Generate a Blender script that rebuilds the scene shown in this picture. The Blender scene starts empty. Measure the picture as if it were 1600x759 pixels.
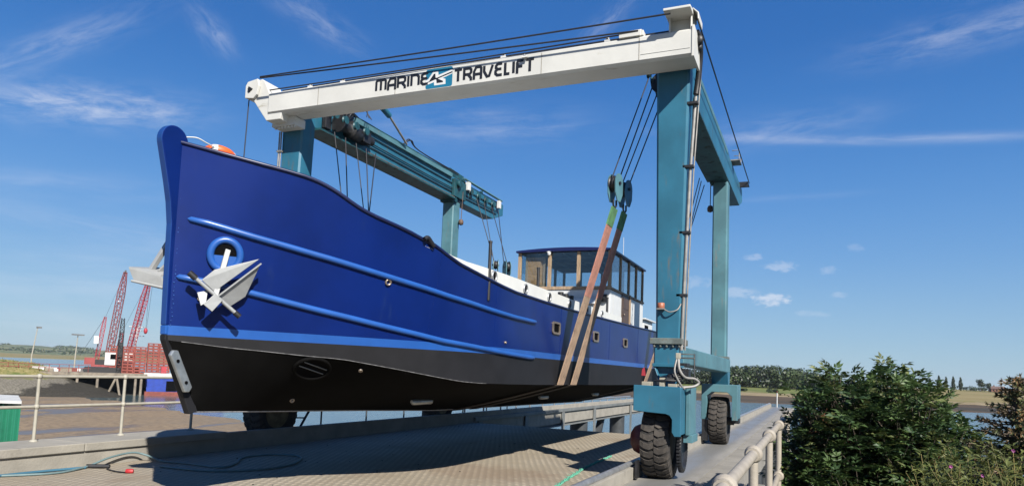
import bpy, bmesh, math, random
from mathutils import Vector, Matrix, noise as mnoise
R = math.radians
rnd = random.Random(7)
sc = bpy.context.scene
COL = sc.collection

# ------------------------------------------------------------------ camera, sky, sun, exposure
cam_d = bpy.data.cameras.new('camera'); cam = bpy.data.objects.new('camera', cam_d); COL.objects.link(cam)
f_px, cy_px, pitch, roll, yaw = 1101.0, 485.6, 0.0857760, 0.0394113, 0.4081404
cam_d.sensor_fit = 'HORIZONTAL'; cam_d.sensor_width = 36.0
cam_d.lens = 36.0 * f_px / 1600.0
cam_d.shift_y = (cy_px - 379.5) / 1600.0
cam_d.clip_start = 0.05; cam_d.clip_end = 20000
fwd = Vector((-math.sin(yaw), math.cos(yaw), 0)); rgt = Vector((math.cos(yaw), math.sin(yaw), 0)); up = Vector((0, 0, 1))
f2 = fwd * math.cos(pitch) + up * math.sin(pitch); u2 = up * math.cos(pitch) - fwd * math.sin(pitch)
r3 = rgt * math.cos(roll) + u2 * math.sin(roll); u3 = u2 * math.cos(roll) - rgt * math.sin(roll)
cam.matrix_world = Matrix(((r3.x, u3.x, -f2.x, 0), (r3.y, u3.y, -f2.y, 0), (r3.z, u3.z, -f2.z, 1.6), (0, 0, 0, 1)))
sc.camera = cam

SUN = Vector((1.0, -0.88, 1.0)).normalized()          # towards the sun
SUN_EL = math.asin(SUN.z); SUN_AZ = math.atan2(SUN.x, SUN.y)
sun_d = bpy.data.lights.new('sun', 'SUN'); sun_d.energy = 5.0; sun_d.angle = R(0.53); sun_d.color = (1.0, 0.955, 0.88)
sun = bpy.data.objects.new('sun', sun_d); COL.objects.link(sun)
sun.rotation_euler = SUN.to_track_quat('Z', 'Y').to_euler()
sun.location = SUN * 60

sc.view_settings.view_transform = 'Standard'; sc.view_settings.look = 'None'
sc.view_settings.exposure = 1.04; sc.view_settings.gamma = 1.0
sc.view_settings.use_curve_mapping = False
sc.cycles.use_denoising = True
sc.cycles.max_bounces = 8
sc.cycles.transparent_max_bounces = 16

world = bpy.data.worlds.new('World'); sc.world = world; world.use_nodes = True


class NG:
    """small helper to write node trees"""
    def __init__(s, nt):
        s.nt = nt; s.n = nt.nodes; s.l = nt.links
    def _in(s, node, key, v):
        if v is None: return
        if isinstance(v, bpy.types.NodeSocket): s.l.new(v, node.inputs[key])
        else: node.inputs[key].default_value = v
    def math(s, op, a, b=None, c=None, clamp=False):
        nd = s.n.new('ShaderNodeMath'); nd.operation = op; nd.use_clamp = clamp
        s._in(nd, 0, a); s._in(nd, 1, b); s._in(nd, 2, c)
        return nd.outputs[0]
    def mix(s, fac, a, b, mode='MIX'):
        nd = s.n.new('ShaderNodeMix'); nd.data_type = 'RGBA'; nd.blend_type = mode
        s._in(nd, 0, fac)
        for k, v in ((6, a), (7, b)):
            if isinstance(v, tuple) and len(v) == 3: v = (*v, 1)
            s._in(nd, k, v)
        return nd.outputs[2]
    def noise(s, vec, scale, detail=4, rough=0.55, dist=0.0):
        nd = s.n.new('ShaderNodeTexNoise'); s._in(nd, 'Vector', vec)
        nd.inputs['Scale'].default_value = scale; nd.inputs['Detail'].default_value = detail
        nd.inputs['Roughness'].default_value = rough; nd.inputs['Distortion'].default_value = dist
        return nd.outputs[0]
    def ramp(s, fac, a, b, lo=0.0, hi=1.0):
        nd = s.n.new('ShaderNodeMapRange'); nd.interpolation_type = 'SMOOTHSTEP'
        s._in(nd, 0, fac); nd.inputs[1].default_value = a; nd.inputs[2].default_value = b
        nd.inputs[3].default_value = lo; nd.inputs[4].default_value = hi
        return nd.outputs[0]
    def mapping(s, vec, scale=(1, 1, 1), loc=(0, 0, 0), rot=(0, 0, 0)):
        nd = s.n.new('ShaderNodeMapping'); s._in(nd, 'Vector', vec)
        nd.inputs['Scale'].default_value = scale; nd.inputs['Location'].default_value = loc; nd.inputs['Rotation'].default_value = rot
        return nd.outputs[0]
    def xyz(s, vec):
        nd = s.n.new('ShaderNodeSeparateXYZ'); s._in(nd, 0, vec); return nd.outputs
    def comb(s, x, y, z):
        nd = s.n.new('ShaderNodeCombineXYZ'); s._in(nd, 0, x); s._in(nd, 1, y); s._in(nd, 2, z); return nd.outputs[0]


def build_world():
    g = NG(world.node_tree)
    bg = world.node_tree.nodes['Background']
    sky = g.n.new('ShaderNodeTexSky'); sky.sky_type = 'NISHITA'; sky.sun_disc = False
    sky.sun_elevation = SUN_EL; sky.sun_rotation = SUN_AZ
    sky.air_density = 1.0; sky.dust_density = 0.2; sky.ozone_density = 2.0; sky.altitude = 0
    hsv = g.n.new('ShaderNodeHueSaturation'); hsv.inputs['Saturation'].default_value = 1.18; hsv.inputs['Value'].default_value = 1.0
    g.l.new(sky.outputs[0], hsv.inputs['Color'])
    tc = g.n.new('ShaderNodeTexCoord').outputs['Generated']
    x, y, z = g.xyz(tc)
    az = g.math('MULTIPLY', g.math('ARCTAN2', x, y), 57.2958)
    el = g.math('MULTIPLY', g.math('ARCSINE', z), 57.2958)
    # the day's own sky colours: deep blue overhead paling to a milky blue at the horizon
    cr = g.n.new('ShaderNodeValToRGB'); cr.color_ramp.interpolation = 'B_SPLINE'
    stops = [(0.0, (3.3, 5.2, 6.9)), (.06, (2.9, 4.9, 7.0)), (.16, (1.55, 3.7, 7.3)), (.28, (.72, 2.6, 6.6)), (.42, (.25, 1.55, 5.2)), (.7, (.2, 1.1, 3.9)), (1.0, (.16, .9, 3.4))]
    cr.color_ramp.elements[0].position = 0; cr.color_ramp.elements[1].position = 1.0
    for p_, c_ in stops[1:-1]: cr.color_ramp.elements.new(p_)
    for e_, (p_, c_) in zip(cr.color_ramp.elements, stops): e_.position = p_; e_.color = (c_[0] / 10, c_[1] / 10, c_[2] / 10, 1)
    g.l.new(g.math('MAXIMUM', z, 0.0), cr.inputs[0])
    grad = g.mix(1.0, cr.outputs[0], (10, 10, 10), 'MULTIPLY')
    skyc = g.mix(.82, hsv.outputs[0], grad)
    total = None
    # (azimuth, elevation, tilt, half length, half width, noise scale, stretch, strength): cirrus streaks and a few small cumulus puffs
    streaks = [(-55.5, 17.0, 8, 6.6, 1.35, 1.0, 3.5, 1.15), (-57.5, 20.6, 36, 6.5, 1.0, 1.1, 5, .55), (-47.9, 23.6, -42, 2.0, .9, 1.2, 2.5, .5),
               (-40.5, 25.8, -24, 4.0, 1.1, 1.0, 3, .42), (-16.2, 27.5, 40, 2.6, .7, 1.3, 4, .5), (10.5, 23.7, 3, 7.5, 1.3, 1.0, 4, .55),
               (2.5, 17.75, -6.0, 12, .36, .9, 9, .75), (-2.5, 18.9, 5, 6.5, 1.2, .8, 4, .42), (-27, 19.4, 3, 9, 1.6, .9, 5, .42),
               (-50.0, 8.4, -4, 13, 1.3, .7, 6, .38), (-1.5, 13.9, 0, 4.5, .25, .9, 8, .3), (-57, 11.5, 4, 7, 1.0, .8, 6, .3), (-56, 5.2, 1, 10, 2.2, .6, 6, .42), (-53, 2.2, 0, 12, 1.2, .6, 7, .4)]
    puffs = [(-3.1, 6.25, 1.75, .62, .95), (-2.5, 8.75, 1.5, .5, .5), (-5.6, 6.8, 2.0, .55, .45), (.9, 8.4, .8, .4, .32), (1.6, 6.6, .8, .3, .3),
             (-4.4, 9.5, 1.0, .35, .4), (-9.5, 7.6, 2.6, .6, .3), (2.7, 10.0, .7, .4, .22), (-.3, 5.2, 1.6, .3, .25)]
    for i, (a0, e0, tl, L, Wd, ns, st, k) in enumerate(streaks):
        da = g.math('MULTIPLY', g.math('SUBTRACT', az, a0), math.cos(R(e0))); de = g.math('SUBTRACT', el, e0)
        c, s_ = math.cos(R(tl)), math.sin(R(tl))
        u = g.math('ADD', g.math('MULTIPLY', da, c), g.math('MULTIPLY', de, s_))
        v = g.math('SUBTRACT', g.math('MULTIPLY', de, c), g.math('MULTIPLY', da, s_))
        r2 = g.math('ADD', g.math('POWER', g.math('DIVIDE', g.math('ABSOLUTE', u), L), 2.5), g.math('POWER', g.math('DIVIDE', g.math('ABSOLUTE', v), Wd), 2.0))
        env = g.math('EXPONENT', g.math('MULTIPLY', r2, -1.3))
        n = g.noise(g.comb(g.math('DIVIDE', u, st), v, i * 7.3), ns * 1.15, 9, .66, .35)
        m = g.math('MULTIPLY', g.math('MULTIPLY', env, g.ramp(n, .28, .82)), k)
        total = m if total is None else g.math('ADD', total, m)
    for i, (a0, e0, L, Wd, k) in enumerate(puffs):
        da = g.math('DIVIDE', g.math('SUBTRACT', az, a0), L); de = g.math('DIVIDE', g.math('SUBTRACT', el, e0), Wd)
        r2 = g.math('ADD', g.math('MULTIPLY', da, da), g.math('MULTIPLY', de, de))
        n = g.noise(g.comb(az, g.math('MULTIPLY', el, 1.8), i * 3.1), 1.5, 6, .6, .3)
        m = g.math('MULTIPLY', g.ramp(g.math('ADD', g.math('SUBTRACT', 1.0, r2), g.math('MULTIPLY', g.math('SUBTRACT', n, .5), 2.6)), .15, 1.1), k)
        total = g.math('ADD', total, m)
    total = g.math('MULTIPLY', total, .62, clamp=True)
    col = g.mix(total, skyc, (7.6, 8.0, 9.0))
    g.l.new(col, bg.inputs['Color'])
    bg.inputs['Strength'].default_value = 0.05
build_world()

# ------------------------------------------------------------------ materials
MATS = {}
AL = .63          # overall albedo level that goes with the exposure above
def mat(name, col, rough=.5, metal=0., var=.12, vscale=3., bump=0., bscale=30., dirt=None, spec=.5, stretch=None, coat=0., rvar=0.):
    """base colour with noise variation; dirt = (colour, amount 0..1, scale, stretch xyz)"""
    col = tuple(c * AL for c in col)
    if dirt: dirt = (tuple(c * AL for c in dirt[0]),) + dirt[1:]
    m = bpy.data.materials.new(name); m.use_nodes = True
    g = NG(m.node_tree); b = m.node_tree.nodes['Principled BSDF']
    oc = g.n.new('ShaderNodeTexCoord').outputs['Object']
    vec = g.mapping(oc, stretch) if stretch else oc
    n = g.noise(vec, vscale, 5, .6)
    lo = tuple(c * (1 - var) for c in col); hi = tuple(min(1, c * (1 + var)) for c in col)
    c = g.mix(g.ramp(n, .3, .7), lo, hi)
    if dirt:
        dc, amt, dsc, dst = dirt
        dn = g.noise(g.mapping(oc, dst, (3.7, 1.3, 9.1)), dsc, 7, .68)
        t = .78 - .42 * amt
        dm = g.ramp(dn, t, t + .16)
        c = g.mix(dm, c, dc)
        g.l.new(g.math('ADD', rough, g.math('MULTIPLY', dm, .25), clamp=True), b.inputs['Roughness'])
    elif rvar:
        g.l.new(g.math('ADD', rough - rvar / 2, g.math('MULTIPLY', g.noise(oc, vscale * 2.3, 5), rvar), clamp=True), b.inputs['Roughness'])
    else:
        b.inputs['Roughness'].default_value = rough
    g.l.new(c, b.inputs['Base Color'])
    b.inputs['Metallic'].default_value = metal
    b.inputs['Specular IOR Level'].default_value = spec
    b.inputs['Coat Weight'].default_value = coat; b.inputs['Coat Roughness'].default_value = .12
    if bump:
        bn = g.n.new('ShaderNodeBump'); bn.inputs['Strength'].default_value = bump; bn.inputs['Distance'].default_value = .02
        g.l.new(g.noise(oc, bscale, 5, .6), bn.inputs['Height']); g.l.new(bn.outputs[0], b.inputs['Normal'])
    MATS[name] = m
    return m

BROWN = (.16, .085, .04)
M_BLUE = mat('hull_blue_paint', (.0030, .0175, .138), .30, spec=.22, var=.14, vscale=1.2, bump=.10, bscale=1.6, dirt=((.007, .027, .135), .36, 2.2, (1, 1, .3)))
M_TRIM = mat('light_blue_paint', (.02, .105, .40), .34, var=.08, dirt=((.05, .12, .35), .25, 4, (1, 1, 1)))
M_STEM = mat('stem_edge_blue', (.012, .055, .235), .36, var=.08)
M_CAP = mat('cap_rail_navy', (.005, .012, .07), .4)
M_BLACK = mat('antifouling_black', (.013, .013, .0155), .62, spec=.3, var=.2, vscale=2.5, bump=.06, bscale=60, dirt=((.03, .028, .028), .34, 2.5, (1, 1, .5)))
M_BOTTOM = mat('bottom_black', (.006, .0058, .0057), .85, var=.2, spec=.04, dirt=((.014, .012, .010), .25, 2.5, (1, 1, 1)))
M_WELD = mat('scuffed_edge', (.35, .35, .36), .6, var=.3, vscale=30)
M_WHITE = mat('boat_white_paint', (.76, .76, .72), .38, var=.05, dirt=((.55, .5, .42), .25, 3, (1, 1, .3)))
M_CREAM = mat('cabin_white_paint', (.72, .73, .72), .4, var=.05, dirt=((.5, .46, .4), .22, 3, (1, 1, .3)))
M_DECKP = mat('boat_deck_paint', (.12, .12, .13), .7)
M_TEAL = mat('hoist_teal_paint', (.026, .146, .228), .42, var=.16, vscale=1.4, bump=.05, bscale=40, dirt=((.14, .115, .08), .47, 2.6, (2.5, 2.5, .4)), rvar=.2)
M_TEALL = mat('hoist_pale_teal', (.085, .205, .24), .5, var=.18, vscale=1.6, dirt=((.19, .185, .165), .48, 2.2, (2, 2, .6)))
M_TEALD = mat('greasy_teal', (.012, .07, .085), .5, var=.35, vscale=5, dirt=((.03, .025, .02), .6, 5, (1, 1, 1)))
M_RUST = mat('rusty_ledge', (.16, .085, .045), .85, var=.4, vscale=9, bump=.4, bscale=40, dirt=((.05, .09, .09), .5, 6, (1, 1, 1)))
M_FLANGE = mat('weathered_flange', (.13, .16, .15), .75, var=.3, vscale=6, dirt=((.2, .1, .05), .62, 5, (1, 1, 1)))
M_BEAMW = mat('hoist_white_paint', (.72, .71, .66), .45, var=.06, vscale=1.5, bump=.05, bscale=25, dirt=((.40, .36, .28), .42, 2.0, (.7, 2.5, 2.5)))
M_LETTER = mat('black_vinyl', (.008, .009, .014), .5, var=.15)
M_LOGO = mat('logo_blue_vinyl', (.008, .17, .30), .5, var=.1)
M_LOGOW = mat('logo_white_vinyl', (.75, .75, .74), .5, var=.04)
M_GREY = mat('grey_conduit', (.30, .29, .27), .55, metal=.3, var=.2, vscale=7, dirt=((.18, .10, .06), .35, 6, (1, 1, .4)))
M_STEEL = mat('galvanised_steel', (.42, .43, .44), .42, metal=.6, var=.18, vscale=8, dirt=((.2, .19, .17), .35, 5, (1, 1, 1)))
M_DARK = mat('oily_black_metal', (.014, .014, .016), .5, var=.4, vscale=12, dirt=((.06, .05, .035), .4, 10, (1, 1, 1)))
M_ROPE = mat('wire_rope', (.018, .018, .024), .55, var=.2)
M_RUSTROPE = mat('rusty_wire_rope', (.12, .07, .045), .7, var=.3, vscale=9)
M_RUBBER = mat('tyre_rubber', (.032, .029, .026), .82, var=.25, vscale=6, bump=.15, bscale=60, dirt=((.115, .095, .075), .5, 5, (1, 1, 1)))
M_LUG = mat('tyre_tread_dusty', (.062, .053, .045), .88, var=.3, vscale=9, bump=.2, bscale=60, dirt=((.135, .115, .092), .55, 6, (1, 1, 1)))
M_RIM = mat('rim_ochre', (.19, .155, .085), .7, var=.3, vscale=7, dirt=((.05, .04, .03), .45, 7, (1, 1, 1)))
M_MAROON = mat('hub_maroon', (.11, .018, .02), .5, var=.2, dirt=((.07, .05, .04), .4, 5, (1, 1, 1)))
M_STRAP = mat('strap_tan', (.46, .315, .21), .9, var=.18, vscale=6, bump=.5, bscale=90, dirt=((.16, .11, .075), .55, 4, (3, 3, .8)))
M_STRAPR = mat('strap_red_brown', (.52, .235, .17), .9, var=.2, vscale=6, bump=.5, bscale=90, dirt=((.16, .09, .07), .5, 4, (3, 3, .8)))
M_STRAPG = mat('strap_green_sleeve', (.10, .26, .10), .85, var=.25, vscale=8, dirt=((.03, .03, .02), .4, 6, (1, 1, 1)))
M_WOOD = mat('weathered_wood', (.40, .28, .175), .75, var=.25, vscale=6, stretch=(6, 6, .8), dirt=((.13, .09, .06), .4, 5, (4, 4, .6)))
M_PLY = mat('plywood_board', (.50, .28, .125), .7, var=.22, vscale=4, stretch=(1, 1, 4), dirt=((.16, .085, .04), .5, 3, (1, 1, 2)))
M_DOORW = mat('dark_varnished_wood', (.085, .052, .034), .5, var=.3, vscale=6, stretch=(5, 5, .6))
M_ROOFU = mat('dark_lining', (.10, .11, .12), .8, var=.2)
M_ROOFF = mat('lining_frame', (.16, .19, .2), .7, var=.2)
M_ANCHOR = mat('anchor_white_galvanised', (.38, .39, .39), .5, metal=.15, var=.1, vscale=6, dirt=((.33, .33, .33), .35, 4, (1, 1, 1)))
M_ZINC = mat('zinc_anode', (.50, .53, .54), .35, metal=.7, var=.15, vscale=9, dirt=((.25, .28, .3), .35, 7, (1, 1, 1)))
M_BRASS = mat('bronze_fitting', (.42, .34, .27), .4, metal=.7, var=.2)
M_ORANGE = mat('orange_plastic', (.80, .13, .02), .5, var=.08)
M_HOLE = mat('dark_hollow', (.004, .004, .005), .9, var=.2, spec=.05)
M_CONC = mat('weathered_concrete', (.29, .268, .228), .88, var=.14, vscale=1.6, bump=.3, bscale=35, dirt=((.18, .165, .14), .45, 1.3, (1, 1, 1)))
M_COPE = mat('pale_coping', (.345, .32, .272), .85, var=.12, vscale=2, bump=.25, bscale=30, dirt=((.2, .185, .16), .42, 2, (.6, 2, 2)))
M_RAIL = mat('cream_rail_paint', (.40, .355, .29), .6, var=.1, vscale=6, bump=.15, bscale=50, dirt=((.30, .235, .16), .42, 6, (1, 1, 1)))
M_RAILG = mat('cream_grey_rail_paint', (.41, .385, .32), .6, var=.1, vscale=6, dirt=((.25, .22, .17), .36, 6, (1, 1, 1)))
M_CHINE = mat('chine_scuff', (.15, .15, .15), .7, var=.5, vscale=14)
M_BELLY = mat('shaded_dark_strap', (.045, .035, .028), .9, var=.3)  # strap under the hull: its shade is put into a darker colour
M_PIER = mat('grey_pier_paint', (.19, .20, .195), .65, var=.2, vscale=1.5, dirt=((.11, .085, .06), .42, 2.5, (1, .4, 2)))
M_PILE = mat('dark_steel_pile', (.04, .045, .05), .7, var=.3)
M_TIMBER = mat('wharf_timber', (.26, .22, .17), .9, var=.25, vscale=2, dirt=((.10, .09, .075), .5, 1, (1, 1, .4)))
M_TIMBERD = mat('near_black_timber', (.025, .024, .022), .9, var=.3)
M_CRED = mat('crane_red', (.42, .03, .045), .55, var=.2, vscale=1)
M_CREDD = mat('crane_faded_red', (.28, .045, .042), .6, var=.2, vscale=1)
M_CWHT = mat('crane_cab_white', (.68, .68, .66), .5, var=.1)
M_PALLET = mat('red_oxide_steel', (.27, .052, .035), .7, var=.22, vscale=.8, dirt=((.2, .06, .045), .4, .8, (1, 1, 1)))
M_BARGE = mat('workboat_blue', (.012, .05, .36), .45, var=.2)
M_BOOT = mat('red_boot_topping', (.22, .05, .035), .7, var=.25)
M_SHED = mat('green_corrugated_paint', (.012, .17, .095), .55, var=.2, vscale=2, dirt=((.01, .08, .05), .4, 2, (2, 2, .3)))
M_SHEDR = mat('shed_roof_white', (.62, .62, .6), .6, var=.1)
M_HOSEB = mat('blue_hose', (.045, .15, .23), .55, var=.15)
M_HOSEG = mat('grey_blue_hose', (.15, .23, .24), .6, var=.15)
M_GROPE = mat('mint_green_rope', (.12, .44, .30), .9, var=.35, vscale=40)
M_REDP = mat('red_coupling', (.45, .02, .025), .5, var=.1)
M_BRICK = mat('farm_brick', (.22, .10, .07), .9, var=.2)
M_SLATE = mat('farm_roof', (.16, .10, .085), .9, var=.2)


def leaf_mat(name, col, var=.35, scale=2., trans=.25, rough=.5):
    m = bpy.data.materials.new(name); m.use_nodes = True
    g = NG(m.node_tree); b = m.node_tree.nodes['Principled BSDF']; out = m.node_tree.nodes['Material Output']
    col = tuple(c * AL * 1.1 for c in col)
    oc = g.n.new('ShaderNodeTexCoord').outputs['Object']
    n = g.noise(oc, scale, 5, .7)
    lo = tuple(c * (1 - var) for c in col); hi = (min(1, col[0] * (1 + var * 1.5)), min(1, col[1] * (1 + var)), col[2] * (1 + var * .6))
    c = g.mix(g.ramp(n, .32, .68), lo, hi)
    g.l.new(c, b.inputs['Base Color']); b.inputs['Roughness'].default_value = rough
    b.inputs['Specular IOR Level'].default_value = .4
    t = g.n.new('ShaderNodeBsdfTranslucent'); g.l.new(c, t.inputs['Color'])
    mx = g.n.new('ShaderNodeMixShader'); mx.inputs[0].default_value = trans
    g.l.new(b.outputs[0], mx.inputs[1]); g.l.new(t.outputs[0], mx.inputs[2]); g.l.new(mx.outputs[0], out.inputs['Surface'])
    MATS[name] = m
    return m
M_LEAF = leaf_mat('elder_leaf', (.072, .132, .042), scale=3)
M_LEAF2 = leaf_mat('elder_leaf_dark', (.042, .088, .034), scale=3)
M_LEAF3 = leaf_mat('elder_leaf_yellowing', (.115, .15, .05), scale=3)
M_BERRY = leaf_mat('brown_seed_heads', (.125, .065, .035), scale=9, trans=.05)
M_TWIG = mat('twig_bark', (.11, .085, .06), .9, var=.3)
M_NEEDLE = leaf_mat('spruce_needle', (.075, .098, .040), scale=5, trans=.1)
M_NEEDLEB = leaf_mat('spruce_dead_needle', (.19, .125, .062), scale=5, trans=.1)
M_WEED = leaf_mat('weed_leaf', (.12, .15, .042), scale=4)
M_WEEDS = leaf_mat('weed_stalk', (.26, .23, .09), scale=4, trans=.1)
M_MALLOW = leaf_mat('mallow_petal', (.42, .09, .36), scale=4)
M_TREEF = leaf_mat('far_foliage', (.042, .074, .025), scale=.35, trans=.1, var=.5)
M_TREEF2 = leaf_mat('far_foliage_dark', (.022, .040, .018), scale=.3, trans=.1, var=.4)


def glass_mat(name, tint):
    m = bpy.data.materials.new(name); m.use_nodes = True
    g = NG(m.node_tree); out = m.node_tree.nodes['Material Output']; m.node_tree.nodes.remove(m.node_tree.nodes['Principled BSDF'])
    t = g.n.new('ShaderNodeBsdfTransparent'); t.inputs[0].default_value = (*tint, 1)
    gl = g.n.new('ShaderNodeBsdfGlossy'); gl.inputs['Roughness'].default_value = .03
    lw = g.n.new('ShaderNodeLayerWeight'); lw.inputs[0].default_value = .5
    fac = g.math('ADD', g.math('MULTIPLY', g.math('POWER', lw.outputs['Facing'], 3.0), .75), .06, clamp=True)
    mx = g.n.new('ShaderNodeMixShader'); g.l.new(fac, mx.inputs[0]); g.l.new(t.outputs[0], mx.inputs[1]); g.l.new(gl.outputs[0], mx.inputs[2])
    g.l.new(mx.outputs[0], out.inputs['Surface'])
    return m
M_GLASS = glass_mat('window_glass', (.86, .91, .93))


def deck_mat():
    m = bpy.data.materials.new('deck_chequer_plate'); m.use_nodes = True
    g = NG(m.node_tree); b = m.node_tree.nodes['Principled BSDF']
    oc = g.n.new('ShaderNodeTexCoord').outputs['Object']
    x, y, z = g.xyz(oc)
    P = 2 * math.pi / .12; PY = 2 * math.pi / .27
    cell = g.math('MULTIPLY', g.math('SINE', g.math('MULTIPLY', x, P)), g.math('SINE', g.math('MULTIPLY', y, PY)))
    h = g.ramp(cell, .12, .5)
    n1 = g.noise(oc, .8, 6, .62); n2 = g.noise(oc, 14, 5, .7)
    base = g.mix(g.ramp(n1, .3, .7), (.235, .196, .140), (.355, .305, .232))
    base = g.mix(g.math('MULTIPLY', g.ramp(n2, .45, .75), .35), base, (.16, .14, .11))
    base = g.mix(g.math('MULTIPLY', g.math('SUBTRACT', 1.0, h), g.ramp(n1, .25, .6, .22, .55)), base, (.095, .082, .063))
    st = g.noise(g.mapping(oc, (1.0, .35, 1), (2, 5, 0)), 1.0, 7, .65)
    base = g.mix(g.ramp(st, .54, .76, 0, .6), base, (.135, .088, .05))
    dx = g.math('DIVIDE', g.math('ADD', x, 5.0), 1.6); dy = g.math('DIVIDE', g.math('SUBTRACT', y, 10.6), 1.1)
    rr = g.math('SQRT', g.math('ADD', g.math('MULTIPLY', dx, dx), g.math('MULTIPLY', dy, dy)))
    stain = g.math('MULTIPLY', g.ramp(g.math('ADD', rr, g.math('MULTIPLY', g.math('SUBTRACT', g.noise(oc, 3, 6, .7), .5), 1.6)), .35, 1.1, 1, 0), .5)
    base = g.mix(stain, base, (.14, .092, .056))
    g.l.new(base, b.inputs['Base Color']); b.inputs['Roughness'].default_value = .8
    bn = g.n.new('ShaderNodeBump'); bn.inputs['Strength'].default_value = .7; bn.inputs['Distance'].default_value = .012
    g.l.new(g.math('ADD', h, g.math('MULTIPLY', n2, .3)), bn.inputs['Height']); g.l.new(bn.outputs[0], b.inputs['Normal'])
    return m
M_DECK = deck_mat()


def runway_mat():
    m = bpy.data.materials.new('runway_surface'); m.use_nodes = True
    g = NG(m.node_tree); b = m.node_tree.nodes['Principled BSDF']
    oc = g.n.new('ShaderNodeTexCoord').outputs['Object']
    x, y, z = g.xyz(oc)
    n1 = g.noise(g.mapping(oc, (2.5, .5, 1)), 1.2, 6, .62); n2 = g.noise(oc, 30, 4, .7)
    base = g.mix(g.ramp(n1, .3, .7), (.155, .147, .13), (.215, .204, .183))
    base = g.mix(g.math('MULTIPLY', g.ramp(n2, .5, .7), .25), base, (.125, .117, .10))
    # wheel-worn, polished strip; the sky's bluish sheen is also put into its colour
    worn_sheen = g.math('MULTIPLY', g.ramp(g.math('ABSOLUTE', g.math('ADD', x, 2.2)), .12, .42, 1, 0), g.ramp(n1, .2, .6, .55, 1))
    base = g.mix(g.math('MULTIPLY', worn_sheen, .55), base, (.11, .115, .12))
    g.l.new(base, b.inputs['Base Color'])
    g.l.new(g.math('SUBTRACT', .82, g.math('MULTIPLY', worn_sheen, .42)), b.inputs['Roughness'])
    bn = g.n.new('ShaderNodeBump'); bn.inputs['Strength'].default_value = .25; bn.inputs['Distance'].default_value = .01
    g.l.new(n2, bn.inputs['Height']); g.l.new(bn.outputs[0], b.inputs['Normal'])
    return m
M_RUN = runway_mat()


def water_mat():
    m = bpy.data.materials.new('river_water'); m.use_nodes = True
    g = NG(m.node_tree); b = m.node_tree.nodes['Principled BSDF']
    oc = g.n.new('ShaderNodeTexCoord').outputs['Object']
    n = g.noise(g.mapping(oc, (.5, 1.4, 1), rot=(0, 0, .5)), 1.1, 5, .6)
    b.inputs['Base Color'].default_value = (.045, .075, .085, 1); b.inputs['Roughness'].default_value = .12
    b.inputs['IOR'].default_value = 1.33
    bn = g.n.new('ShaderNodeBump'); bn.inputs['Strength'].default_value = .55; bn.inputs['Distance'].default_value = .12
    g.l.new(n, bn.inputs['Height']); g.l.new(bn.outputs[0], b.inputs['Normal'])
    return m
M_WATER = water_mat()


def mud_mat():
    m = bpy.data.materials.new('tidal_mud'); m.use_nodes = True
    g = NG(m.node_tree); b = m.node_tree.nodes['Principled BSDF']
    oc = g.n.new('ShaderNodeTexCoord').outputs['Object']
    n1 = g.noise(g.mapping(oc, (.5, .16, 1), rot=(0, 0, .95)), .35, 7, .62, .6); n2 = g.noise(oc, 2.4, 7, .68); n3 = g.noise(oc, .12, 4)
    c = g.mix(g.ramp(n2, .3, .7), (.115, .080, .045), (.235, .17, .098))
    c = g.mix(g.ramp(n3, .42, .62, 0, .4), c, (.12, .098, .068))
    wet = g.ramp(n1, .54, .62)
    c = g.mix(wet, c, (.105, .083, .06))
    weed = g.ramp(g.noise(g.mapping(oc, (1, .4, 1), (5, 2, 0), (0, 0, .95)), .5, 7, .7), .63, .68)
    c = g.mix(weed, c, (.10, .085, .025))
    g.l.new(c, b.inputs['Base Color'])
    g.l.new(g.math('SUBTRACT', .75, g.math('MULTIPLY', wet, .42)), b.inputs['Roughness'])
    bn = g.n.new('ShaderNodeBump'); bn.inputs['Distance'].default_value = .08
    g.l.new(g.math('SUBTRACT', .8, g.math('MULTIPLY', wet, .7)), bn.inputs['Strength'])
    g.l.new(n2, bn.inputs['Height']); g.l.new(bn.outputs[0], b.inputs['Normal'])
    return m
M_MUD = mud_mat()


def ground_mat(name, a, b_, scale, c3=None, t3=(.55, .7), s3=.3, stretch=(1, 1, 1)):
    m = bpy.data.materials.new(name); m.use_nodes = True
    g = NG(m.node_tree); b = m.node_tree.nodes['Principled BSDF']
    oc = g.n.new('ShaderNodeTexCoord').outputs['Object']
    a, b_ = [tuple(c * AL for c in q) for q in (a, b_)]
    if c3: c3 = tuple(c * AL for c in c3)
    v = g.mapping(oc, stretch)
    c = g.mix(g.ramp(g.noise(v, scale, 7, .66), .3, .7), a, b_)
    if c3: c = g.mix(g.ramp(g.noise(g.mapping(v, loc=(4, 9, 1)), s3, 5, .6), *t3), c, c3)
    g.l.new(c, b.inputs['Base Color']); b.inputs['Roughness'].default_value = .95; b.inputs['Specular IOR Level'].default_value = .15
    bn = g.n.new('ShaderNodeBump'); bn.inputs['Strength'].default_value = .6; bn.inputs['Distance'].default_value = .15
    g.l.new(g.noise(v, scale * 3, 5, .7), bn.inputs['Height']); g.l.new(bn.outputs[0], b.inputs['Normal'])
    return m
M_FIELD = ground_mat('dry_meadow', (.25, .20, .085), (.33, .27, .13), .03, (.17, .18, .06), (.5, .66), .012)
M_GREEN = ground_mat('green_meadow', (.13, .17, .045), (.20, .21, .07), .05, (.26, .22, .10), (.55, .7), .03)
M_SAND = ground_mat('sandy_bank', (.36, .29, .18), (.27, .21, .12), .3, (.16, .14, .06), (.55, .65), .12)
M_FARMUD = ground_mat('far_mud', (.12, .085, .055), (.08, .062, .045), .15, (.06, .055, .045), (.5, .6), .06, (.3, 1, 1))
# 
M_MOUNDG = ground_mat('dry_grass_mound', (.26, .23, .085), (.36, .31, .15), .7, (.16, .19, .055), (.48, .62), .25)

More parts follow.
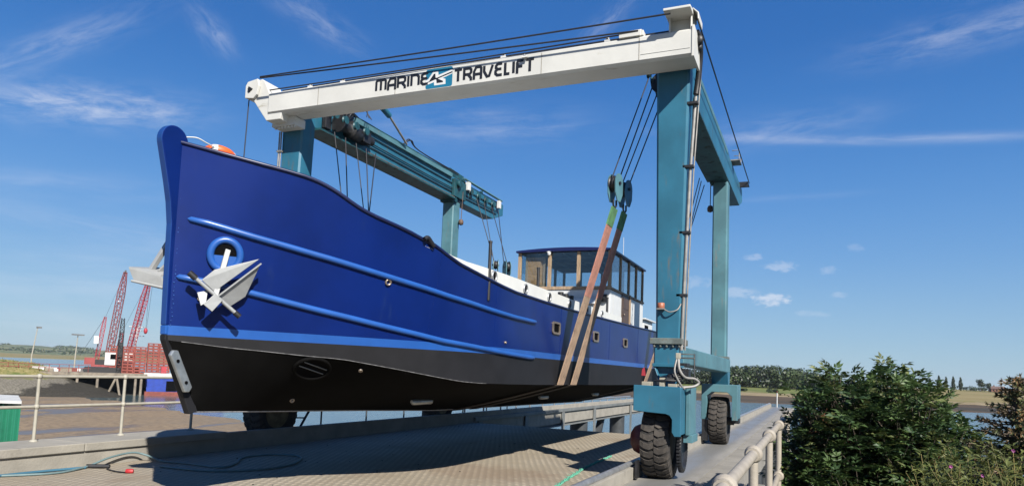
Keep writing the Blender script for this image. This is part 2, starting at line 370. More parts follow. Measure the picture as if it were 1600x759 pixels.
def mound_mat():
    m = bpy.data.materials.new('shingle_and_grass'); m.use_nodes = True
    g = NG(m.node_tree); b = m.node_tree.nodes['Principled BSDF']
    oc = g.n.new('ShaderNodeTexCoord').outputs['Object']; x, y, z = g.xyz(oc)
    n1 = g.noise(oc, .45, 6, .65); n2 = g.noise(oc, 2.2, 6, .7); n3 = g.noise(oc, 6, 5, .7)
    grass = g.mix(g.ramp(n2, .3, .7), (.135, .125, .042), (.235, .195, .095)); grass = g.mix(g.ramp(n1, .5, .66), grass, (.085, .105, .032))
    grav = g.mix(g.ramp(n3, .3, .7), (.075, .068, .055), (.16, .147, .122))
    dark = g.mix(g.ramp(n3, .3, .7), (.022, .021, .018), (.048, .044, .037))
    u = g.math('ADD', g.math('MULTIPLY', g.math('ADD', x, 78.8), .52), g.math('MULTIPLY', g.math('SUBTRACT', y, 47.6), .86))
    c = g.mix(g.ramp(g.math('ADD', z, g.math('MULTIPLY', g.math('SUBTRACT', n1, .5), 2.2)), -1.25, -.75), grav, grass)
    dk = g.math('ADD', g.math('MULTIPLY', u, .25), g.math('SUBTRACT', g.math('MULTIPLY', g.math('SUBTRACT', n1, .5), 2.5), z))
    c = g.mix(g.ramp(dk, 2.6, 3.0), c, dark)
    g.l.new(c, b.inputs['Base Color']); b.inputs['Roughness'].default_value = .95; b.inputs['Specular IOR Level'].default_value = .1
    bn = g.n.new('ShaderNodeBump'); bn.inputs['Strength'].default_value = .7; bn.inputs['Distance'].default_value = .12
    g.l.new(g.math('ADD', n2, n3), bn.inputs['Height']); g.l.new(bn.outputs[0], b.inputs['Normal'])
    return m
M_MOUND = mound_mat()
M_GRAVEL = ground_mat('grey_gravel_bank', (.20, .185, .155), (.13, .12, .10), .9, (.22, .2, .17), (.5, .65), .2)
M_DARKMUD = ground_mat('dark_shingle', (.042, .041, .036), (.07, .066, .056), .8)
M_HILL = ground_mat('far_hills', (.15, .19, .085), (.24, .22, .11), .004, (.05, .085, .04), (.52, .6), .012, (1, 1, 1))
M_BANKG = ground_mat('overgrown_bank', (.05, .06, .025), (.10, .095, .04), 1.5)

# ------------------------------------------------------------------ mesh helpers
class MB:
    def __init__(s): s.v = []; s.f = []; s.mi = []; s.sm = []
    def add(s, vs, fs, mi=0, smooth=False):
        o = len(s.v); s.v += [tuple(p) for p in vs]
        for f in fs: s.f.append([o + i for i in f]); s.mi.append(mi); s.sm.append(smooth)
        return s
    def box(s, x0, x1, y0, y1, z0, z1, mi=0):
        vs = [(x, y, z) for z in (z0, z1) for y in (y0, y1) for x in (x0, x1)]
        return s.add(vs, [(0, 2, 3, 1), (4, 5, 7, 6), (0, 1, 5, 4), (2, 6, 7, 3), (0, 4, 6, 2), (1, 3, 7, 5)], mi)
    def prism(s, pts, axis, a, b, mi=0, cap_mi=None):
        """polygon pts (two coordinates) pushed along axis 0/1/2 from a to b"""
        def P(p, t):
            q = list(p); q.insert(axis, t); return tuple(q)
        n = len(pts); vs = [P(p, a) for p in pts] + [P(p, b) for p in pts]
        s.add(vs, [[i, (i + 1) % n, n + (i + 1) % n, n + i] for i in range(n)], mi)
        s.add(vs, [list(range(n))[::-1], list(range(n, 2 * n))], mi if cap_mi is None else cap_mi)
        return s
    def slab(s, pts, nrm, t, mi=0):
        """planar 3-D polygon with thickness t along nrm"""
        nv = Vector(nrm).normalized() * t; n = len(pts)
        vs = [Vector(p) for p in pts] + [Vector(p) + nv for p in pts]
        return s.add(vs, [[i, (i + 1) % n, n + (i + 1) % n, n + i] for i in range(n)] + [list(range(n))[::-1], list(range(n, 2 * n))], mi)
    def bar(s, p, q, w, h=None, upv=(0, 0, 1), mi=0, w2=None):
        p = Vector(p); q = Vector(q); h = h or w; d = (q - p).normalized(); u = Vector(upv)
        sd = d.cross(u)
        if sd.length < 1e-4: sd = d.cross(Vector((1, 0, 0)))
        sd.normalize(); uu = sd.cross(d); k = (w2 or w) / w
        vs = [c + sd * (a * w / 2 * kk) + uu * (b * h / 2) for c, kk in ((p, 1), (q, k)) for a, b in ((-1, -1), (1, -1), (1, 1), (-1, 1))]
        return s.add(vs, [(0, 3, 2, 1), (4, 5, 6, 7), (0, 1, 5, 4), (1, 2, 6, 5), (2, 3, 7, 6), (3, 0, 4, 7)], mi)
    def tube(s, pts, r, n=8, mi=0, cap=True, closed=False):
        pts = [Vector(p) for p in pts]; m = len(pts); rs = r if isinstance(r, (list, tuple)) else [r] * m
        rings = []; prev = None
        for i, p in enumerate(pts):
            if closed: d = pts[(i + 1) % m] - pts[i - 1]
            else: d = pts[min(i + 1, m - 1)] - pts[max(i - 1, 0)]
            d.normalize()
            if prev is None:
                a = d.cross(Vector((0, 0, 1)))
                if a.length < 1e-3: a = d.cross(Vector((1, 0, 0)))
            else: a = prev - d * prev.dot(d)
            a.normalize(); prev = a; b = d.cross(a)
            rings.append([p + (a * math.cos(2 * math.pi * k / n) + b * math.sin(2 * math.pi * k / n)) * rs[i] for k in range(n)])
        vs = [v for rg in rings for v in rg]; fs = []
        for i in range(m if closed else m - 1):
            j = (i + 1) % m
            for k in range(n): fs.append((i * n + k, i * n + (k + 1) % n, j * n + (k + 1) % n, j * n + k))
        s.add(vs, fs, mi, True)
        if cap and not closed: s.add(rings[0] + rings[-1], [list(range(n))[::-1], list(range(n, 2 * n))], mi)
        return s
    def lathe(s, prof, org, axis=(0, 0, 1), n=24, mi=0, smooth=True):
        """prof: (radius, height) pairs turned about axis through org"""
        ax = Vector(axis).normalized(); a = ax.cross(Vector((0, 0, 1)))
        if a.length < 1e-3: a = Vector((1, 0, 0))
        a.normalize(); b = ax.cross(a); o = Vector(org)
        vs = [o + ax * h + (a * math.cos(2 * math.pi * k / n) + b * math.sin(2 * math.pi * k / n)) * r for r, h in prof for k in range(n)]
        fs = []
        for i in range(len(prof) - 1):
            for k in range(n): fs.append((i * n + k, i * n + (k + 1) % n, (i + 1) * n + (k + 1) % n, (i + 1) * n + k))
        s.add(vs, fs, mi, smooth)
        for i, fl in ((0, True), (len(prof) - 1, False)):
            if prof[i][0] > 1e-4:
                ring = list(range(i * n, i * n + n)); s.add(vs[i * n:i * n + n], [list(range(n))[::-1] if fl else list(range(n))], mi)
        return s
    def ball(s, c, r, n=12, mi=0, sz=(1, 1, 1)):
        m = n // 2 + 1
        vs = []; 
        for i in range(m + 1):
            t = math.pi * i / m
            for k in range(n):
                p = 2 * math.pi * k / n
                vs.append((c[0] + r * sz[0] * math.sin(t) * math.cos(p), c[1] + r * sz[1] * math.sin(t) * math.sin(p), c[2] + r * sz[2] * math.cos(t)))
        fs = [(i * n + k, (i + 1) * n + k, (i + 1) * n + (k + 1) % n, i * n + (k + 1) % n) for i in range(m) for k in range(n)]
        return s.add(vs, fs, mi, True)
    def build(s, name, mats, parent=None, bevel=0., loc=None, world_root=True):
        """one mesh object; vertices are given in world space and moved to the thing's own base"""
        if not isinstance(mats, (list, tuple)): mats = [mats]
        me = bpy.data.meshes.new(name)
        o = Vector(loc) if loc else Vector((0, 0, 0))
        base = ROOT.get(parent.name, Vector((0, 0, 0))) if parent else o
        me.from_pydata([tuple(Vector(p) - base) for p in s.v], [], s.f)
        for m in mats: me.materials.append(m)
        me.polygons.foreach_set('material_index', s.mi); me.polygons.foreach_set('use_smooth', s.sm)
        me.update()
        ob = bpy.data.objects.new(name, me); COL.objects.link(ob)
        if parent: ob.parent = parent; ROOT[ob.name] = base
        else: ob.location = o; ROOT[ob.name] = o
        if bevel:
            bm = bmesh.new(); bm.from_mesh(me); bmesh.ops.remove_doubles(bm, verts=bm.verts, dist=1e-5); bmesh.ops.recalc_face_normals(bm, faces=bm.faces); bm.to_mesh(me); bm.free()
            md = ob.modifiers.new('bevel', 'BEVEL'); md.width = bevel; md.segments = 2; md.limit_method = 'ANGLE'; md.angle_limit = R(40)
        else:
            bm = bmesh.new(); bm.from_mesh(me); bmesh.ops.recalc_face_normals(bm, faces=bm.faces); bm.to_mesh(me); bm.free()
        return ob
ROOT = {}

def thing(name, label, cat, loc, group=None):
    o = bpy.data.objects.new(name, None); COL.objects.link(o); o.location = loc; o.empty_display_size = .2
    ROOT[o.name] = Vector(loc); o['label'] = label; o['category'] = cat
    if group: o['group'] = group
    return o
def tag(o, label, cat, group=None):
    o['label'] = label; o['category'] = cat
    if group: o['group'] = group
    return o
def struct(o, kind='structure'): o['kind'] = kind; return o
def lerp(a, b, t): return a + (b - a) * t
def interp(x, xs, ys):
    if x <= xs[0]: return ys[0]
    for i in range(len(xs) - 1):
        if x <= xs[i + 1]: return lerp(ys[i], ys[i + 1], (x - xs[i]) / (xs[i + 1] - xs[i]))
    return ys[-1]
def sag(p, q, d, n=10):
    p = Vector(p); q = Vector(q)
    return [p.lerp(q, i / n) - Vector((0, 0, 4 * d * (i / n) * (1 - i / n))) for i in range(n + 1)]
def smooth_path(pts, n=6):
    pts = [Vector(p) for p in pts]; out = []
    for i in range(len(pts) - 1):
        p0 = pts[max(i - 1, 0)]; p1 = pts[i]; p2 = pts[i + 1]; p3 = pts[min(i + 2, len(pts) - 1)]
        for k in range(n):
            t = k / n
            out.append(.5 * ((2 * p1) + (p2 - p0) * t + (2 * p0 - 5 * p1 + 4 * p2 - p3) * t * t + (3 * p1 - p0 - 3 * p2 + p3) * t ** 3))
    out.append(pts[-1]); return out


# ================================================================== SETTING
def grid(fn, us, vs, name, mats, mfn=None, kind='structure', smooth=True):
    m = MB(); n = len(us)
    P = [[fn(u, v) for u in us] for v in vs]
    m.v = [tuple(p) for row in P for p in row]
    for j in range(len(vs) - 1):
        for i in range(n - 1):
            m.f.append([j * n + i, j * n + i + 1, (j + 1) * n + i + 1, (j + 1) * n + i]); m.sm.append(smooth)
            m.mi.append(mfn(us[i], vs[j], P[j][i]) if mfn else 0)
    o = m.build(name, mats); o['kind'] = kind; return o
def fnoise(x, y, s, seed=0.): return mnoise.fractal(Vector((x * s, y * s, seed)), 1.0, 2.0, 5)
def frange(a, b, n): return [a + (b - a) * i / (n - 1) for i in range(n)]

MB().add([(-9000, -9000, -3), (9000, -9000, -3), (9000, 9000, -3), (-9000, 9000, -3)], [(0, 1, 2, 3)]).build('water', M_WATER)['kind'] = 'structure'

# mud flat on the left, sinking under the water along a wavering line
ML = (Vector((-84, 58)), Vector((-52, 47.0)))
def mudpt(u, v):
    d = (ML[1] - ML[0]).normalized(); nrm = Vector((-d.y, d.x))
    s = (Vector((u, v)) - ML[0]).dot(nrm) + 2.2 * fnoise(u, v, .12, 3)
    z = -2.93 + .05 * fnoise(u, v, .35, 1) + .02 * fnoise(u, v, 1.2, 2)
    if u > -40: s -= (u + 40) * .35
    if s > -2: z -= (s + 2) * .06
    return (u, v, z)
grid(mudpt, frange(-150, -10.8, 110), frange(-60, 75, 100), 'mud_flat', M_MUD)

# grassy shingle mound beyond the mud
def moundpt(u, v):
    c = Vector((-78.8, 47.6)); r = Vector((.52, .86)); f = Vector((-.86, .52))
    p = c + r * u + f * v
    h = interp(u, [-40, -9, 0, 2.8, 5.2, 6.6, 9.6, 12], [.75, .95, .65, .4, -.3, -1.0, -2.0, -3.2])
    prof = interp(v, [-3.5, -1.5, .5, 3, 9, 16, 26], [0, .30, .52, .82, 1, .9, 0])
    z = -3.15 + (h + 3.15) * prof + (.14 * fnoise(p.x, p.y, .5, 5) + .05 * fnoise(p.x, p.y, 2, 6)) * prof
    return (p.x, p.y, z)
def moundm(u, v, p):
    w = .35 * fnoise(p[0], p[1], .4, 9)
    if u + w * 6 > 6.5 - max(0, v) * .1 and p[2] < -.9 or u > 11: return 2
    return 0 if p[2] + w > -1.25 else 1
grid(moundpt, frange(-40, 18, 90), frange(-3.5, 26, 46), 'shingle_mound', M_MOUND)
m = MB()
for i in range(2600):
    u = rnd.uniform(-16, 9); v = rnd.uniform(1.5, 14); x, y, z = moundpt(u, v)
    if z < -.55: continue
    h = rnd.uniform(.08, .26); a = rnd.uniform(0, 6.28); dx, dy = math.cos(a) * .05, math.sin(a) * .05; lx, ly = rnd.uniform(-.15, .15), rnd.uniform(-.15, .15)
    m.add([(x - dx, y - dy, z - .03), (x + dx, y + dy, z - .03), (x + lx, y + ly, z + h)], [(0, 1, 2)], rnd.choice([0, 0, 1]))
struct(m.build('mound_grass', [M_MOUNDG, M_WEED]), 'stuff')

# far shore on the left: marsh flats and hills
def marshpt(u, v):
    a = R(u); d = v * (1 + .04 * fnoise(u, v, .01, 2)); return (math.sin(a) * d, math.cos(a) * d, interp(v, [700, 760, 1000, 1500], [-3.3, -2.6, -1.8, -.5]))
grid(marshpt, frange(-75, -38, 50), [700, 760, 820, 1000, 1500], 'far_marsh', M_FIELD)
def hillpt(u, v):
    a = R(u); top = interp(u, [-75, -61, -58, -54, -51.5, -48, -40], [15, 17, 21, 23, 16, 15, 10]) + 5 * fnoise(u, 0, .25, 4)
    h = interp(v, [1500, 1900, 2500, 3200], [-.6, 1.5 + top * .3, top, top * .7]) + (3 * fnoise(u * 3, v * .004, .5, 8) if v > 1500 else 0)
    return (math.sin(a) * v, math.cos(a) * v, h)
grid(hillpt, frange(-75, -38, 120), [1500, 1650, 1800, 1950, 2100, 2300, 2500, 2800, 3200], 'far_hills', M_HILL)
def clump(m, c, r, n, ls, mi=0, squash=(1, 1, 1), rr=rnd, shell=.55):
    """leaf-sized faces spread through an ellipsoid"""
    for _ in range(n):
        while True:
            p = Vector((rr.uniform(-1, 1), rr.uniform(-1, 1), rr.uniform(-1, 1)))
            if shell < p.length <= 1: break
        nrm = (p + Vector((rr.uniform(-.8, .8), rr.uniform(-.8, .8), rr.uniform(-.4, 1)))).normalized()
        q = Vector((c[0] + p.x * r * squash[0], c[1] + p.y * r * squash[1], c[2] + p.z * r * squash[2]))
        t = nrm.cross(Vector((rr.uniform(-1, 1), rr.uniform(-1, 1), rr.uniform(-1, 1)))).normalized(); b = nrm.cross(t); s_ = ls * rr.uniform(.6, 1.3)
        m.add([q - t * s_, q - b * s_ * .6, q + t * s_, q + b * s_ * .6], [(0, 1, 2, 3)], mi if isinstance(mi, int) else rr.choice(mi))
M_HILLT = leaf_mat('hill_trees', (.06, .09, .045), scale=.02, trans=.1)
m = MB()
for i in range(70):
    u = rnd.uniform(-64, -46); v = rnd.choice([1560, 1760, 1900, 2080, 2300, 2480]) + rnd.uniform(-15, 15)
    for k in range(rnd.randint(1, 7)):
        p = hillpt(u + k * .22, v); clump(m, (p[0], p[1], p[2] + 1.2), rnd.uniform(5, 9), 9, 3.6, [0, 1], (1.3, 1.3, .32))
struct(m.build('far_hedgerows', [M_HILLT, M_TREEF]), 'stuff')

# far bank on the right: mud, sand strip, meadows
def shore(x): return 160 + (x + 12) * .22 + 3.5 * fnoise(x, 0, .04, 4)
VR = [-2, 0, 4, 9, 15, 22, 28, 31, 34, 40, 46, 52, 70, 110, 170, 230, 300, 420]
def bankpt(u, v):
    z = interp(v, [-2, 0, 9, 22, 30, 34, 44, 52, 110, 300, 420], [-3.3, -3.02, -2.75, -2.35, -2.1, -1.75, -1.5, -1.4, -1.1, 1.25, 1.5])
    return (u, shore(u) + v + .8 * fnoise(u, v, .2, 7), z + (.08 * fnoise(u, v, .3, 1) if v > 0 else 0))
def bankm(u, v, p):
    w = 5 * fnoise(u, v, .05, 6)
    if v + w * .5 < 29: return 0
    if v + w < 41: return 1
    if u < 14 + w: return 2
    return 3
grid(bankpt, frange(-150, 260, 160), VR, 'far_bank', [M_FARMUD, M_SAND, M_GREEN, M_FIELD], bankm)

# wood on the far bank: one mass of crowns
m = MB(); r2 = random.Random(3)
for i in range(95):
    x = r2.uniform(-62, 6); row = r2.random(); y = 286 + row * 26
    top = interp(x, [-62, -46, -38, -28, -16, -9, -2, 6], [5.6, 6.2, 6.8, 7.8, 8.4, 7.8, 6.9, 5.6]) + r2.uniform(-1.6, .9) - (1 - row) * 1.2
    rad = r2.uniform(2.2, 3.9); z0 = .2
    mi = [0, 1] if r2.random() < .6 else ([0] if r2.random() < .6 else [1])
    clump(m, (x, y, top - rad * .9), rad, 190, .5, mi, (1.1, 1.0, .9), r2, .62)
    clump(m, (x, y - .5, z0 + 1.4), rad, 90, .55, mi, (1.15, 1.0, .75), r2, .5)
struct(m.build('far_wood', [M_TREEF, M_TREEF2]), 'stuff')

def make_shrub(name, label, loc, r, seed):
    rr = random.Random(seed); t = thing(name, label, 'shrub', loc)
    m = MB(); x, y, z = loc
    for k in range(6): clump(m, (x + rr.uniform(-r, r), y + rr.uniform(-.5, .5), z + r * .45 + rr.uniform(0, .35 * r)), r * .6, 70, .22, [0, 1], (1, 1, .8), rr)
    m.build('foliage', [M_TREEF, M_TREEF2], t)
    s_ = MB()
    for k in range(4): s_.tube([(x + rr.uniform(-.2, .2), y, z - .3), (x + rr.uniform(-r, r) * .7, y, z + r * .6)], .06, 5)
    s_.build('stem', M_TWIG, t)
make_shrub('meadow_shrub', 'small round dark shrub in the green meadow across the river, the left one', (-18.8, 214.2, -1.4), .75, 1)
make_shrub('meadow_shrub', 'low spreading shrub on the sandy edge of the green meadow across the river', (-11.2, 213.5, -1.5), 1.15, 2)

def poplar_tree(x, y, z, h, w, label, seed):
    rr = random.Random(seed); t = thing('poplar_tree', label, 'tree', (x, y, z), 'row of poplars across the field')
    m = MB(); n = 16
    for k in range(n):
        f = k / (n - 1); r = w * (math.sin(math.pi * min(1, .12 + .88 * f) ** .8) * .85 + .15) * rr.uniform(.85, 1.15)
        clump(m, (x + rr.uniform(-.15, .15), y, z + h * (.08 + .88 * f)), r, 60, .34, [0, 0, 1], (1, 1, 1.1), rr, .5)
    m.build('crown', [M_TREEF2, M_TREEF], t)
    MB().tube([(x, y, z - .3), (x, y, z + h * .9)], [.22, .05], 6).build('trunk', M_TWIG, t)
for i, (x, h, lab) in enumerate([(57.6, 5.9, 'leftmost and lowest slim poplar of the row across the dry field'), (61.8, 7.6, 'slim poplar second from the left in the row across the dry field'),
        (65.1, 7.0, 'slim middle poplar of the five across the dry field'), (68.4, 7.3, 'slim poplar second from the right in the row across the dry field'), (71.6, 6.9, 'rightmost slim poplar of the row across the dry field')]):
    poplar_tree(x, 446 - i * .5, 1.2, h, 1.0, lab, 20 + i)
def field_tree(x, y, z, h, w, label, seed):
    rr = random.Random(seed); t = thing('field_tree', label, 'tree', (x, y, z))
    m = MB()
    for k in range(11):
        a = rr.uniform(0, 6.28); q = rr.uniform(0, w * .6)
        clump(m, (x + math.cos(a) * q, y + math.sin(a) * q, z + h * rr.uniform(.4, .8)), w * .5, 70, .34, [0, 1], (1, 1, .9), rr, .45)
    m.build('crown', [M_TREEF2, M_TREEF], t)
    MB().tube([(x, y, z - .3), (x, y, z + h * .6)], [.28, .1], 6).build('trunk', M_TWIG, t)
field_tree(80.7, 443, 1.2, 6.4, 2.5, 'taller round tree beside the farmhouse across the dry field', 31)
field_tree(84.0, 442, 1.2, 4.6, 1.7, 'shorter round tree standing right beside the farmhouse across the field', 32)
m = MB(); r2 = random.Random(5)
for i in range(60): clump(m, (r2.uniform(48, 100), 455 + r2.uniform(0, 14), 1.9 + r2.uniform(0, .9)), r2.uniform(.9, 1.7), 34, .4, [0, 1], (1.3, 1, .8), r2)
struct(m.build('far_hedge', [M_TREEF2, M_TREEF]), 'stuff')
fh = thing('farmhouse', 'low red brick farmhouse behind the dry field beside the trees', 'house', (88, 443, 1.2))
MB().box(84.9, 91, 441, 446, 1.0, 2.7).build('wall', M_BRICK, fh)
MB().prism([(440.7, 2.7), (446.3, 2.7), (443.5, 4.0)], 0, 84.6, 91.3).build('roof', M_SLATE, fh)
mw = MB()
for k in range(4): MB().box(85.6 + k * 1.4, 86.2 + k * 1.4, 440.95, 441, 1.5, 2.2).build('window', M_HOLE, fh)
MB().box(86.2, 86.8, 443.2, 443.8, 3.6, 4.5).build('chimney', M_BRICK, fh)

# haze: one even volume of air over the estuary
hzm = bpy.data.materials.new('thin_summer_haze'); hzm.use_nodes = True
hzm.node_tree.nodes.remove(hzm.node_tree.nodes['Principled BSDF'])
pv = hzm.node_tree.nodes.new('ShaderNodeVolumePrincipled'); pv.inputs['Color'].default_value = (.82, .88, .95, 1); pv.inputs['Density'].default_value = .00010; pv.inputs['Anisotropy'].default_value = .2
hzm.node_tree.links.new(pv.outputs[0], hzm.node_tree.nodes['Material Output'].inputs['Volume'])
hb = MB().box(-3400, 700, -150, 3400, -4.2, 36).build('haze', hzm); hb['kind'] = 'stuff'

# ---- deck of the lifting dock, quay wall, runways, kerbs
MB().box(-9.96, -2.79, -12, 20.25, -3.4, -.06, 0).build('quay', M_CONC)['kind'] = 'structure'
o = MB().add([(-9.955, -12, -.05), (-2.785, -12, -.05), (-2.785, 20.24, -.05), (-9.955, 20.24, -.05)], [(0, 1, 2, 3)]).build('deck', M_DECK); o['kind'] = 'structure'
rw = MB().box(-2.60, -1.72, -12, 49.0, -.55, 0.0).build('runway', M_RUN); rw['kind'] = 'structure'
rw = MB().box(-11.0, -10.08, 10.45, 46.0, -.55, 0.0).build('runway', M_RUN); rw['kind'] = 'structure'
m = MB()
for k in range(9):
    y0 = -12 + k * 2.68; m.box(-1.70, -1.02, y0, y0 + 2.665, -.5, -.004)
    m.box(-1.005, -.24, y0, y0 + 2.665, -.5, -.03)
m.build('walkway', M_CONC, bevel=.006)['kind'] = 'structure'
MB().prism([(-1.70, -.55), (-1.70, -.012), (-1.28, -.012), (-1.22, -.12), (-1.2, -.55)], 1, 12.2, 49.0).build('runway_ledge', M_CONC)['kind'] = 'structure'
k1 = MB().box(-2.785, -2.605, -12, 49.0, -.5, .19)
for y in range(-10, 49, 3): k1.box(-2.79, -2.6, y, y + .012, .0, .1905)
k1.build('kerb', M_COPE, bevel=.008)['kind'] = 'structure'
MB().box(-10.08, -9.965, -12, 45.5, -.5, .275).build('kerb', M_COPE, bevel=.008)['kind'] = 'structure'
MB().box(-10.80, -10.085, -12, 10.4, -3.2, .175).build('quay_wall', M_COPE)['kind'] = 'structure'
m = MB(); y = -12
while y < 10.0:
    m.box(-10.82, -9.925, y, min(y + 2.75, 10.38) - .012, .18, .30); y += 2.75
m.build('coping', M_COPE, bevel=.012)['kind'] = 'structure'
tag(MB().tube([(-2.70, -12, .215), (-2.70, 48.9, .215)], .048, 12).build('kerb_pipe', M_STEEL), 'galvanised steel pipe running along the kerb beside the right-hand runway', 'pipe')
kp = thing('guard_pipe', 'pale pipe rail along the outer edge of the left pier behind the boat', 'rail', (-10.95, 30, 0))
MB().tube([(-10.95, 21.5, .32), (-10.95, 45, .32)], .05, 8).build('rail', M_STEEL, kp)
for k in range(16):
    y = 21.6 + k * 1.5
    MB().tube([(-10.95, y, 0), (-10.95, y, .32)], .03, 6).build('post', M_STEEL, kp)
gp = thing('guard_fence', 'row of thin dark posts with a rail on the left pier seen under the keel', 'fence', (-11.1, 20, -.2))
MB().tube([(-11.12, 12.6, .95), (-11.12, 30, .95)], .022, 6).build('rail', M_PILE, gp)
for k in range(7): MB().tube([(-11.12, 14.2 + k * 1.9, -.2), (-11.12, 14.2 + k * 1.9, -.02), (-11.12, 14.2 + k * 1.9, .95)], [.05, .022, .02], 6).build('post', M_PILE, gp)
ld = thing('ladder', 'dark leaning ladder on the left pier glimpsed under the keel', 'ladder', (-11.1, 13.3, 0))
lm = MB(); lm.tube([(-11.1, 12.8, 0), (-11.1, 13.5, .9)], .03, 6); lm.tube([(-10.85, 13.0, 0), (-10.85, 13.7, .9)], .03, 6); lm.build('stile', M_PILE, ld)
lm = MB()
for k in range(4): MB().tube([(-11.1, 12.9 + k * .19, .1 + k * .25), (-10.85, 13.1 + k * .19, .1 + k * .25)], .018, 6).build('rung', M_PILE, ld)

# steel girder of the left pier beyond the deck
pg = thing('steel_pier', 'grey steel girder pier on dark piles beyond the deck edge, left of the basin', 'pier', (-10.2, 33, -3))
g = MB(); g.box(-10.12, -10.06, 20.3, 45.5, -.60, -.01); g.box(-10.3, -9.90, 20.3, 45.5, -.62, -.57); g.box(-10.06, -9.88, 20.3, 45.5, -.015, .115); g.build('girder', M_PIER, pg, bevel=.006)
for y in (20.7, 24.7, 28.9, 33.6, 41.0):
    s_ = MB(); s_.box(-10.06, -9.91, y - .06, y + .06, -.57, -.02); s_.box(-9.93, -9.89, y - .16, y + .16, -1.9 if y > 28 else -.57, -.02); s_.build('stiffener', M_PIER, pg)
for y in (25.4, 32.5, 39.6):
    MB().tube([(-10.35, y, -3.6), (-10.35, y, -.6)], .42, 16).build('pile', M_PILE, pg)
MB().bar((-10.3, 34.2, -3.4), (-10.3, 36.2, -.55), .3).build('brace', M_PILE, pg)
rp = thing('right_runway_trestle'.replace('right_', ''), 'concrete piles carrying the right-hand runway over the water', 'trestle', (-2.2, 34, -3))
for y in (22, 28, 34, 40, 46): MB().tube([(-2.1, y, -3.6), (-2.1, y, -.54)], .3, 12).build('pile', M_PILE, rp)
wp = thing('marker_post', 'thin white marker post at the far end of the right-hand runway', 'post', (-2.25, 48.6, 0))
MB().tube([(-2.25, 48.6, 0), (-2.25, 48.6, .95)], .035, 8).build('post', M_CWHT, wp)
MB().tube([(-2.25, 48.6, .95), (-2.25, 48.6, 1.0)], .05, 8).build('cap', M_CRED, wp)

# ground under the bushes on the right
def gpt(u, v): return (u, v, interp(u, [-.26, .4, 2.5, 6], [-.55, -.9, -1.4, -1.8]) - interp(v, [-5, 9, 13.5, 16, 19], [0, 0, .6, 1.8, 3.2]) + .1 * fnoise(u, v, .6, 2))
grid(gpt, frange(-.26, 14, 40), frange(-12, 19, 60), 'river_bank', M_BANKG)
# ================================================================== BOAT HOIST
HX = (-2.21, -10.22)      # column centres across the dock
HO = (-6.2, 15.0, 0.0)
hoist = thing('boat_hoist', 'big white and teal straddle boat hoist standing on four wheels over the blue boat', 'boat hoist', HO)

# cross beam -----------------------------------------------------------------------------------------------
FY = 10.90
cb = MB()
sec = [(FY, 6.715), (FY, 7.095), (FY + .03, 7.125), (11.47, 7.16), (11.47, 6.72), (11.44, 6.69), (FY + .05, 6.675)]
cb.prism(sec, 0, -10.36, -1.79)
cb.box(-1.80, -1.765, 10.885, 11.49, 6.66, 7.17)                                 # end plate
cb.box(-2.62, -1.83, 10.893, 10.9, 6.80, 6.803)
crossb = cb.build('cross_beam', M_BEAMW, hoist, bevel=.012)
sm = MB()
for x in (-2.65, -4.35, -7.3, -9.1): sm.box(x, x + .012, FY - .003, FY - .0005, 6.72, 7.09)
sm.build('weld_seam', M_COPE, crossb)
# left arm with sheave housing
arm = MB()
arm.prism([(-10.36, 7.09), (-10.36, 6.72), (-10.02, 6.70), (-10.06, 6.55), (-10.42, 6.55), (-10.80, 7.02), (-10.97, 7.07), (-10.97, 7.33), (-10.90, 7.42), (-10.60, 7.46), (-10.52, 7.40)], 1, 10.93, 11.40)
arm.build('sheave_arm', M_BEAMW, crossb, bevel=.012)
ar2 = MB()
ar2.prism([(-10.97, 7.07), (-10.97, 7.33), (-10.92, 7.41), (-10.66, 7.45), (-10.62, 7.3), (-10.66, 7.12), (-10.75, 7.04)], 1, 10.86, 10.92)
ar2.build('sheave_cover', M_BEAMW, crossb, bevel=.008)
MB().lathe([(.20, 0), (.20, .05), (.16, .06), (.16, .1), (.2, .11), (.2, .16)], (-10.72, 10.99, 7.21), (0, 1, 0), 24).build('sheave', M_GREY, crossb)
b = MB(); b.lathe([(.045, 0), (.045, .03)], (-10.84, 10.83, 7.24), (0, 1, 0), 8)
for a in (0, 2.1, 4.2): b.lathe([(.014, 0), (.014, .02)], (-10.84 + .055 * math.cos(a), 10.84, 7.24 + .055 * math.sin(a)), (0, 1, 0), 6)
b.build('sheave_pin', M_DARK, crossb)
fl = MB(); fl.prism([(-10.46, 6.55), (-10.46, 6.49), (-9.86, 6.49), (-9.86, 6.66), (-9.90, 6.70), (-10.3, 6.70)], 1, 11.15, 11.47)
for k in range(7): fl.lathe([(.022, 0), (.022, .04)], (-10.4 + k * .085, 11.2, 6.45), (0, 0, 1), 6)
fl.build('bolted_bracket', M_BEAMW, crossb)
# right sheave box on top of the beam end, cover plates, little lamps
sb = MB()
sb.box(-2.17, -1.80, 11.04, 11.07, 7.10, 7.36); sb.box(-2.17, -2.145, 10.905, 11.1, 7.10, 7.36); sb.box(-1.83, -1.805, 10.905, 11.1, 7.10, 7.36)
sb.prism([(10.62, 7.33), (10.62, 7.37), (11.0, 7.45), (11.3, 7.45), (11.3, 7.36)], 0, -2.21, -1.79)
sb.prism([(-1.79, 7.45), (-1.70, 7.36), (-1.70, 7.25), (-1.715, 7.25), (-1.72, 7.35), (-1.80, 7.44)], 1, 10.88, 11.28)
sb.build('sheave_box', M_BEAMW, crossb, bevel=.006)
cv = MB(); cv.prism([(10.87, 7.12), (10.87, 7.22), (10.95, 7.26), (11.2, 7.26), (11.2, 7.12)], 0, -2.98, -2.62); cv.box(-2.62, -2.58, 10.9, 11.15, 7.13, 7.22); cv.build('cover_box', M_BEAMW, crossb, bevel=.006)
